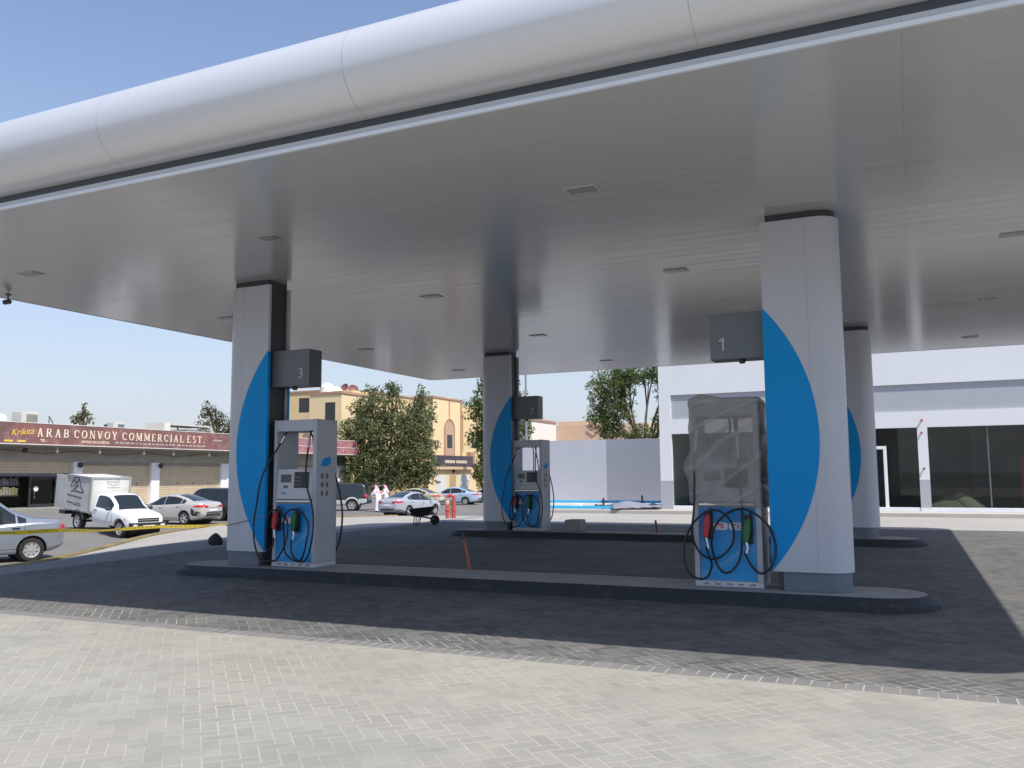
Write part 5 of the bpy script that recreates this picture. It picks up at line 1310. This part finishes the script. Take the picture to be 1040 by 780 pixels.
# silver hatch-like sedan cut by the left frame edge
sp = sedan(4.20, 1.66, .87); sp['handle_mat'] = 'dark'; sp['r'] = .30; sp['axles'] = (1.20, -1.30)
sp['windows'] = [(-.02, .98), (-.92, -.06), (-1.16, -.97)]; sp['side_lights'] = sp['side_lights'][:1] + [('tail_light', 'tail', -2.09, -1.97, .80, .95)]
put(sp, 'parked_car', 'silver blue sedan at the left edge, tail towards the truck', 'car', (-20.7, 15.3), math.atan2(-.42, -.91), 1, paint='p_silver', hub=True, nospoke=8)
# beige damaged sedan
def dents(B, root):
    f = -B.x0
    b = MB()
    for s_, xa, xb, z0, z1 in ((1, -f+.03, -f+.50, .44, .50), (1, -f+.10, -f+.34, .52, .62), (1, -f+.40, -f+.58, .50, .74)):
        b.grid(lambda u, v: (lerp(xa, xb, u), s_*(B.side(lerp(xa, xb, u), lerp(z0, z1, v))+.006), lerp(z0, z1, v)+.05*math.sin(6*u)*(.4-v)), 8, 2)
    b.build('crash_damage', 'dark', root)
    b = MB(); b.tube([(-f+.55, B.side(-f+.55, .78)+.01, .78), (-f+.40, B.side(-f+.4, .62)+.03, .60), (-f+.15, B.side(-f+.15, .5)+.04, .46), (-f-.02, .45, .40)], .014, 6); b.build('torn_bumper_edge', 'dark', root)
    b = MB(); b.box(-f-.05, -.6, .56, -f-.01, .45, .60); b.build('bumper_gap', 'dark', root)
sp = sedan(4.55, 1.44, .885, 1.); sp['extra'] = [dents]
put(sp, 'parked_car', 'beige grey sedan with crumpled rear corner facing the shutters', 'car', (-31.4, 31.1), -1.62, 1, z=-.60, paint='p_beige', nospoke=5)
# silver sedan before the tree
sp = sedan(4.53, 1.45, .885, 1.)
put(sp, 'parked_car', 'light silver sedan between the wheelbarrow and the dark off-roader', 'car', (-27.0, 44.0), .10, 1, z=-.75, paint='p_lsilver', nospoke=7)
sp = sedan(4.7, 1.47, .90); 
put(sp, 'parked_car', 'pale blue sedan in front of the white shutter shop', 'car', (-33.4, 63.4), -1.72, 1, z=-.76, paint='p_blue', nospoke=7)
sp = sedan(4.6, 1.46, .89)
put(sp, 'parked_car', 'champagne sedan mostly hidden behind the light silver sedan', 'car', (-33.0, 56.2), -1.62, 1, z=-.72, paint='p_champ')
sp = sedan(4.6, 1.42, .89)
put(sp, 'parked_car', 'dark car peeping from behind column 7 beyond the blue sedan', 'car', (-33.6, 70.8), -1.65, 1, z=-.75, paint='p_black')

def suv(L=4.75, H=1.82, W=.92):
    f = L/2
    return dict(top=[(-f, 1.0), (-f+.03, 1.18), (-f+.16, 1.62), (-f+.34, H-.06), (-f+.7, H), (0, H+.01), (.32, H-.05), (.55, H-.22), (.95, 1.20), (1.3, 1.13), (f-.25, 1.03), (f-.06, .92), (f, .75)],
        belt=[(-f, .98), (-f+.2, 1.06), (0, 1.06), (.9, 1.05), (1.4, 1.02), (f-.2, .93), (f, .72)],
        w=[(-f, .80), (-f+.08, .87), (-f+.3, W), (0, W), (f-.7, W), (f-.25, .86), (f-.05, .78), (f, .70)],
        bot=[(-f, .48), (-f+.3, .40), (0, .36), (f-.4, .38), (f, .44)], roofw=.68, axles=(f-.88, -f+1.05), r=.375, wtrack=W-.125,
        windows=[(-.1, .80), (-1.05, -.16), (-f+.38, -1.12)], ws=(.34, .92), rw=(-f+.30, -f+.08), doors=[.95, -.13, -1.15], handles=[.05, -.95], mirror=.72,
        side_lights=[('headlight', 'head', f-.35, f-.05, .78, .92), ('tail_light', 'tail', -f+.015, -f+.16, .86, 1.10)],
        faces=[('number_plate', 'white', -f-.002, -.26, .80, .26, .91, -.015), ('grille', 'chrome', f-.01, -.5, .68, .5, .86, .025), ('bumper', 'dark', f-.02, -.76, .42, .76, .58, .06), ('bumper', 'dark', -f+.02, -.8, .46, .8, .64, -.08)])
sp = suv(4.8, 1.72, .92)
put(sp, 'parked_car', 'black off-roader beside the beige sedan, cut by column 3', 'car', (-33.2, 35.3), -1.62, 1, z=-.66, paint='p_black', nospoke=6)
# dark off-roader with raised tailgate and silver lower cladding
def gate(B, root):
    f = -B.x0
    for s_ in (-1, 1):
        patch(B, root, 'lower_cladding', 'cladsil', -f+.05, -f+.60, lambda x: B.bot(x)+.10, lambda x: .80, s_, .014)
        patch(B, root, 'lower_cladding', 'cladsil', -f+1.50, 1.0, lambda x: B.bot(x)+.06, lambda x: .72, s_, .014)
        for xa in (B.sp['axles']):
            b = MB(); rr = B.sp['r']+.06
            P = [[(xa+q*math.cos(a), s_*(B.side(xa+q*math.cos(a), max(.45, .385+q*math.sin(a)))+dy), .385+q*math.sin(a)) for q, dy in ((rr, .03), (rr+.10, .02), (rr+.10, -.01))] for a in np.linspace(R(5), R(175), 16)]
            b.loops(P, cap0=False, cap1=False, closed=False); b.build('arch_flare', 'cladsil', root, 50)
    b = MB(); b.box(-f-.012, -.72, .66, -f+.10, .72, 1.66); b.build('cargo_dark_block', 'dark', root)  # solid dark block in place of the open boot's shaded inside
    b = MB(); b.box(-f-.016, -.55, .70, -f-.0125, .55, .98); b.build('cargo_floor_trim', 'steel', root)
    gt = empty('tailgate', (-f+.30, 0, 1.78), 0); gt.parent = root; gt.rotation_euler = (0, R(-4), 0)
    b = MB(); b.box(-1.25, -.76, .0, 0, .76, .06); b.build('panel', 'p_dkgreen', gt, bevel=.02)
    b = MB(); b.box(-.55, -.62, -.012, -.08, .62, -.001); b.build('pane', 'carglass_solid', gt)
    b = MB(); b.box(-1.04, -.70, -.10, -.62, .70, -.001); b.build('inner_trim', 'cladsil', gt)
    b = MB(); [b.tube([(-f+.28, s_*.74, 1.45), (-f-.25, s_*.74, 1.80)], .014, 6) for s_ in (-1, 1)]; b.build('gas_strut', 'dark', root)
    b = MB(); b.box(-.9, -.66, 1.86, .5, -.62, 1.90); b.box(-.9, .62, 1.86, .5, .66, 1.90); b.build('roof_rail', 'dark', root)
sp = suv(4.8, 1.84, .92); sp['extra'] = [gate]; sp['rw'] = None; sp['faces'] = [x for x in sp['faces'] if x[0] != 'number_plate']
DK = put(sp, 'parked_car', 'dark off-roader with silver lower panels and its tailgate raised', 'car', (-34.2, 48.6), math.atan2(-.90, -.44), 1, z=-.66, paint='p_dkgreen', nospoke=6)

# white box truck, nose down on the ramp
def truck():
    f0, f1 = (-27.25, 23.75), (-30.35, 24.35)
    zf, zr = -.64, -.40; wb_ = 3.10
    sp = dict(top=[(-.62, 1.40), (-.58, 1.60), (-.42, 1.63), (.1, 1.65), (.42, 1.61), (.72, 1.45), (1.22, 1.08), (1.7, 1.01), (2.1, .93), (2.24, .83), (2.30, .72)],
        belt=[(-.62, 1.05), (.3, 1.03), (1.0, 1.0), (1.6, .95), (2.1, .85), (2.30, .68)],
        w=[(-.62, .77), (-.5, .82), (.4, .83), (1.6, .83), (2.0, .78), (2.2, .69), (2.30, .58)],
        bot=[(-.62, .42), (.5, .40), (1.5, .40), (2.1, .40), (2.30, .48)], roofw=.62, axles=(1.55,), r=.36, wtrack=.76,
        windows=[(-.34, .86)], ws=(.46, 1.18), rw=None, doors=[.98, -.44], handles=[-.24], mirror=.86, handle_mat='dark', mirror_mat='dark',
        side_lights=[('headlight', 'head', 1.92, 2.27, .72, lambda x: .72+min(.17, .06+.5*(2.29-x))), ('indicator', 'amber', 1.86, 1.94, .74, .80)],
        faces=[('grille', 'dark', 2.28, -.46, .68, .46, .84, .025), ('grille_bar', 'chrome', 2.31, -.44, .75, .44, .78, .012), ('bumper', 'dark', 2.18, -.77, .40, .77, .66, .17), ('number_plate', 'white', 2.355, -.26, .44, .26, .56, .012), ('fog_light', 'head', 2.355, -.68, .50, -.50, .60, .012), ('fog_light', 'head', 2.355, .50, .50, .68, .60, .012)])
    def extra(B, root):
        for s_ in (-1, 1): wheel(root, -1.55, s_*.76, .36, s_, 6, True, .23)
        b = MB(); b.box(-2.9, -.42, .50, 1.0, -.30, .62); b.box(-2.9, .30, .50, 1.0, .42, .62); b.lathe([(.05, -.7), (.05, .7)], 10, Matrix.Translation((-1.55, 0, .36)) @ Matrix.Rotation(R(90), 4, 'X')); b.build('chassis', 'dark', root)
        for s_ in (-1, 1):
            b = MB(); y0, y1 = sorted((s_*.60, s_*.90)); L = [[(-1.55+q*math.cos(a), yy, .36+q*math.sin(a)) for q, yy in ((.46, y0), (.46, y1), (.48, y1), (.48, y0))] for a in np.linspace(R(15), R(165), 12)]; b.loops(L); b.build('mudguard', 'dark', root, 40)
        bx_ = MB(); x0, x1, z0, z1, hw = -2.62, -.68, .80, 2.22, .84
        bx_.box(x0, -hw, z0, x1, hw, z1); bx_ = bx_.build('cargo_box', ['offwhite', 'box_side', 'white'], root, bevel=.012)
        for p in bx_.data.polygons:  # panel tone by face: sides darker and more blotched, top whitest
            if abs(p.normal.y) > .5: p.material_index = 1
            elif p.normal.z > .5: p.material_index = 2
        b = MB()
        for y in (-hw, hw):
            for z in (z0, z1): b.box(x0-.02, y-.035, z-.035, x1+.02, y+.035, z+.035)
            for x in (x0, x1): b.box(x-.036, y-.036, z0+.036, x+.036, y+.036, z1-.036)
        for x in (x0, x1):
            for z in (z0, z1): b.box(x-.034, -hw+.036, z-.034, x+.034, hw-.036, z+.034)
        b.build('box_edge', 'box_trim', bx_)
        # open rear door, swung out in line with the near side
        b = MB(); b.box(x0-.86, -hw-.05, z0, x0-.05, -hw-.01, z1-.02); b.build('rear_door', 'box_side', root, bevel=.01)
        b = MB(); b.box(x0-.5, -.85, .55, x0-.02, .85, .70); b.build('tail_step', 'dark', root)
        # faded printed emblem on the near side: a peaked cap shape over two ragged lines
        y = -hw-.0035
        def stroke(P, wdt):
            P = [Vector((p[0], p[1])) for p in P]
            for p, q in zip(P[:-1], P[1:]):
                n = Vector((-(q-p).y, (q-p).x)).normalized()*wdt/2; b.poly([(p.x-n.x, y, p.y-n.y), (q.x-n.x, y, q.y-n.y), (q.x+n.x, y, q.y+n.y), (p.x+n.x, y, p.y+n.y)])
        b = MB(); cx, cz = -1.82, 1.70
        stroke([(cx-.50, cz+.02), (cx-.42, cz+.22), (cx-.22, cz+.42), (cx-.05, cz+.50), (cx+.12, cz+.44), (cx+.22, cz+.26), (cx+.34, cz+.05), (cx+.56, cz-.12)], .085)
        stroke([(cx-.40, cz+.05), (cx-.2, cz+.15), (cx-.25, cz+.3), (cx-.02, cz+.22), (cx+.1, cz+.38)], .05)
        stroke([(cx-.3, cz-.02), (cx-.1, cz-.02), (cx-.02, cz+.1), (cx+.15, cz+.1)], .06); stroke([(cx-.15, cz+.0), (cx-.05, cz+.3)], .07); stroke([(cx+.02, cz+.02), (cx+.06, cz+.3)], .05)
        stroke([(cx-.45, cz-.14), (cx-.1, cz-.10), (cx+.3, cz-.15), (cx+.55, cz-.13)], .07)
        stroke([(cx-.75, cz-.30), (cx-.3, cz-.33), (cx+.2, cz-.36), (cx+.45, cz-.36)], .06)
        stroke([(cx-.75, cz-.60), (cx-.35, cz-.62), (cx-.1, cz-.68), (cx+.42, cz-.68)], .05); stroke([(cx-.1, cz-.60), (cx+.35, cz-.60)], .03)
        b.build('side_print', 'ink', bx_)
        b = MB(); xx = x1+.004
        for k in range(10):
            a, c = R(36*k), R(36*(k+1)); b.poly([(xx, .1+.30*math.cos(a), 2.05+.16*math.sin(a)), (xx, .1+.30*math.cos(c), 2.05+.16*math.sin(c)), (xx, .1+.26*math.cos(c), 2.05+.13*math.sin(c)), (xx, .1+.26*math.cos(a), 2.05+.13*math.sin(a))])
        b.box(xx-.001, -.12, 2.03, xx+.002, .32, 2.07); b.box(xx-.001, -.2, 1.80, xx+.002, .4, 1.83)
        b.build('front_print', 'pale_ink', bx_)
        b = MB(); b.tube([(2.05, 0, 1.02), (2.05, -.0, 1.03)], .01, 5); b.build('bonnet_badge', 'dark', root)
    sp['extra'] = [extra]
    d = Vector((f0[0]-f1[0], f0[1]-f1[1])); az = math.atan2(d.x, d.y)
    p = make_car(sp, 'box_truck', 'small white box truck with open rear door and dark printed emblem', 'truck', f0, (zf+zr)/2, az, 0, -1, paint='p_white', pitch=math.atan((zr-zf)/wb_), nospoke=6, hub=True, group=None)
    p.scale = (.95, .95, .95)
truck()

# ------------------------------------------------------------------ the two people at the raised tailgate
def skin_fig(name, V, E, RR, m, parent=None, sub=1):
    me = bpy.data.meshes.new(name); me.from_pydata(V, E, []); o = bpy.data.objects.new(name, me); COL.objects.link(o)
    md = o.modifiers.new('s', 'SKIN'); md.use_smooth_shade = True
    for i, sv in enumerate(me.skin_vertices[0].data): r = RR[i]; sv.radius = r if isinstance(r, tuple) else (r, r); sv.use_root = (i == 0)
    if sub: q = o.modifiers.new('u', 'SUBSURF'); q.levels = sub; q.render_levels = sub
    dg = bpy.context.evaluated_depsgraph_get(); nm = bpy.data.meshes.new_from_object(o.evaluated_get(dg)); nm.name = name
    bpy.data.objects.remove(o); o = bpy.data.objects.new(name, nm); COL.objects.link(o); nm.materials.clear(); nm.materials.append(MT[m])
    nm.polygons.foreach_set('use_smooth', [True]*len(nm.polygons))
    if parent is not None: o.parent = parent
    return o
def person(loc, rz, lean, label):
    """faces local +x, standing, bent forward by lean (m), forearms reaching ahead"""
    l = lean; V, E, RR = [], [], []
    def v(p, r, par=None):
        V.append(p); RR.append(r); i = len(V)-1
        if par is not None: E.append((par, i))
        return i
    pel = v((0, 0, .94), (.15, .12)); ab = v((l*.3, 0, 1.10), (.15, .12), pel); ch = v((l*.75, 0, 1.34), (.17, .13), ab); nk = v((l*1.05, 0, 1.50), .06, ch)
    hd = v((l*1.2+.02, 0, 1.60), (.078, .09), nk); tp_ = v((l*1.25+.02, 0, 1.70), (.075, .09), hd)
    for s in (-1, 1):
        hp = v((0, .10*s, .88), .095, pel); kn = v((.03, .11*s, .48), .062, hp); an = v((-.01, .11*s, .09), .042, kn); v((.15, .12*s, .04), .038, an)
        sh_ = v((l*.85, .19*s, 1.43), .062, ch); el = v((l*.9+.08, .24*s, 1.17), .045, sh_); wr_ = v((l*.9+.30, .19*s, 1.08), .030, el); pm = v((l*.9+.38, .18*s, 1.07), (.042, .02), wr_)
        for k, (dy, ln) in enumerate(((-.03, .07), (-.01, .085), (.01, .08), (.03, .06))):
            a = v((l*.9+.42, .18*s+dy, 1.065), .0095, pm); c = v((l*.9+.42+ln*.6, .18*s+dy*1.1, 1.05), .0085, a); v((l*.9+.42+ln, .18*s+dy*1.1, 1.02), .0075, c)
        t = v((l*.9+.36, .18*s-.045*s, 1.05), .011, wr_); v((l*.9+.41, .18*s-.06*s, 1.03), .009, t)
    b = skin_fig('person', V, E, RR, 'skin'); b.location = loc; b.rotation_euler = (0, 0, rz)
    tag(b, label, 'person', 'people at the raised tailgate')
    # long white robe with sleeves
    rb = MB(); L = []
    for z, rx, ry, cx in ((.10, .23, .25, .0), (.5, .215, .235, .0), (.92, .195, .215, 0.), (1.12, .185, .205, l*.3), (1.34, .165, .225, l*.72), (1.44, .12, .20, l*.9), (1.50, .075, .085, l*1.02)):
        L.append([(cx+rx*(1+.05*math.sin(7*a+z*5))*math.cos(a), ry*(1+.05*math.sin(6*a))*math.sin(a), z) for a in np.linspace(0, 2*math.pi, 25)[:-1]])
    rb.loops(L, cap0=False, cap1=False)
    for s in (-1, 1): rb.tube(catmull([(l*.80, .15*s, 1.42), (l*.86, .21*s, 1.36), (l*.9+.08, .245*s, 1.17), (l*.9+.27, .195*s, 1.085)], 4), [.09, .088, .085, .082, .08, .078, .075, .074, .072, .068, .064, .06, .056], 12)
    rb.build('robe', 'thobe', b, 60)
    gh = MB(); cx, cz = l*1.22, 1.64; L = []
    for z, rx, ry, dx in ((1.74, .02, .02, -.01), (1.725, .085, .085, -.01), (1.67, .112, .115, -.015), (1.60, .118, .125, -.03), (1.52, .13, .15, -.06), (1.44, .15, .19, -.10), (1.30, .16, .21, -.15), (1.20, .13, .17, -.20)):
        L.append([(cx+dx+rx*(math.cos(a) if math.cos(a) < .35 or z > 1.66 else .35+.1*(math.cos(a)-.35)), ry*math.sin(a)*(1+.06*math.sin(9*a)), z) for a in np.linspace(0, 2*math.pi, 25)[:-1]])
    gh.loops(L, cap0=True, cap1=False); gh.build('headscarf', 'ghutra', b, 60)
    ag = MB(); ag.lathe([(.104, 1.675), (.116, 1.685), (.104, 1.70)], 20, Matrix.Translation((cx-.015, 0, 0)) @ Matrix.Scale(1.02, 4, (0, 1, 0))); ag.build('head_cord', 'black', b, 60)
    fc = MB()
    for s in (-1, 1): fc.ball((l*1.2+.095, .032*s, 1.635), (.010, .014, .009))
    fc.build('eyes', 'dark', b, 60)
    fc = MB(); fc.prism([(0, -.016), (.030, 0), (0, .016)], 1.575, 1.625, lambda u, v_, w: (l*1.2+.085+u*(1 if w < 1.6 else .4), v_, w)); fc.build('nose', 'skin', b)
P1, P2 = Vector((-31.5, 47.65)), Vector((-31.45, 48.5))
person((P1.x, P1.y, zg(*P1)), R(185), .16, 'person in white robe and red checked headscarf, nearer the dark boot')
person((P2.x, P2.y, zg(*P2)), R(210), .08, 'person in white robe standing behind the other robed figure')
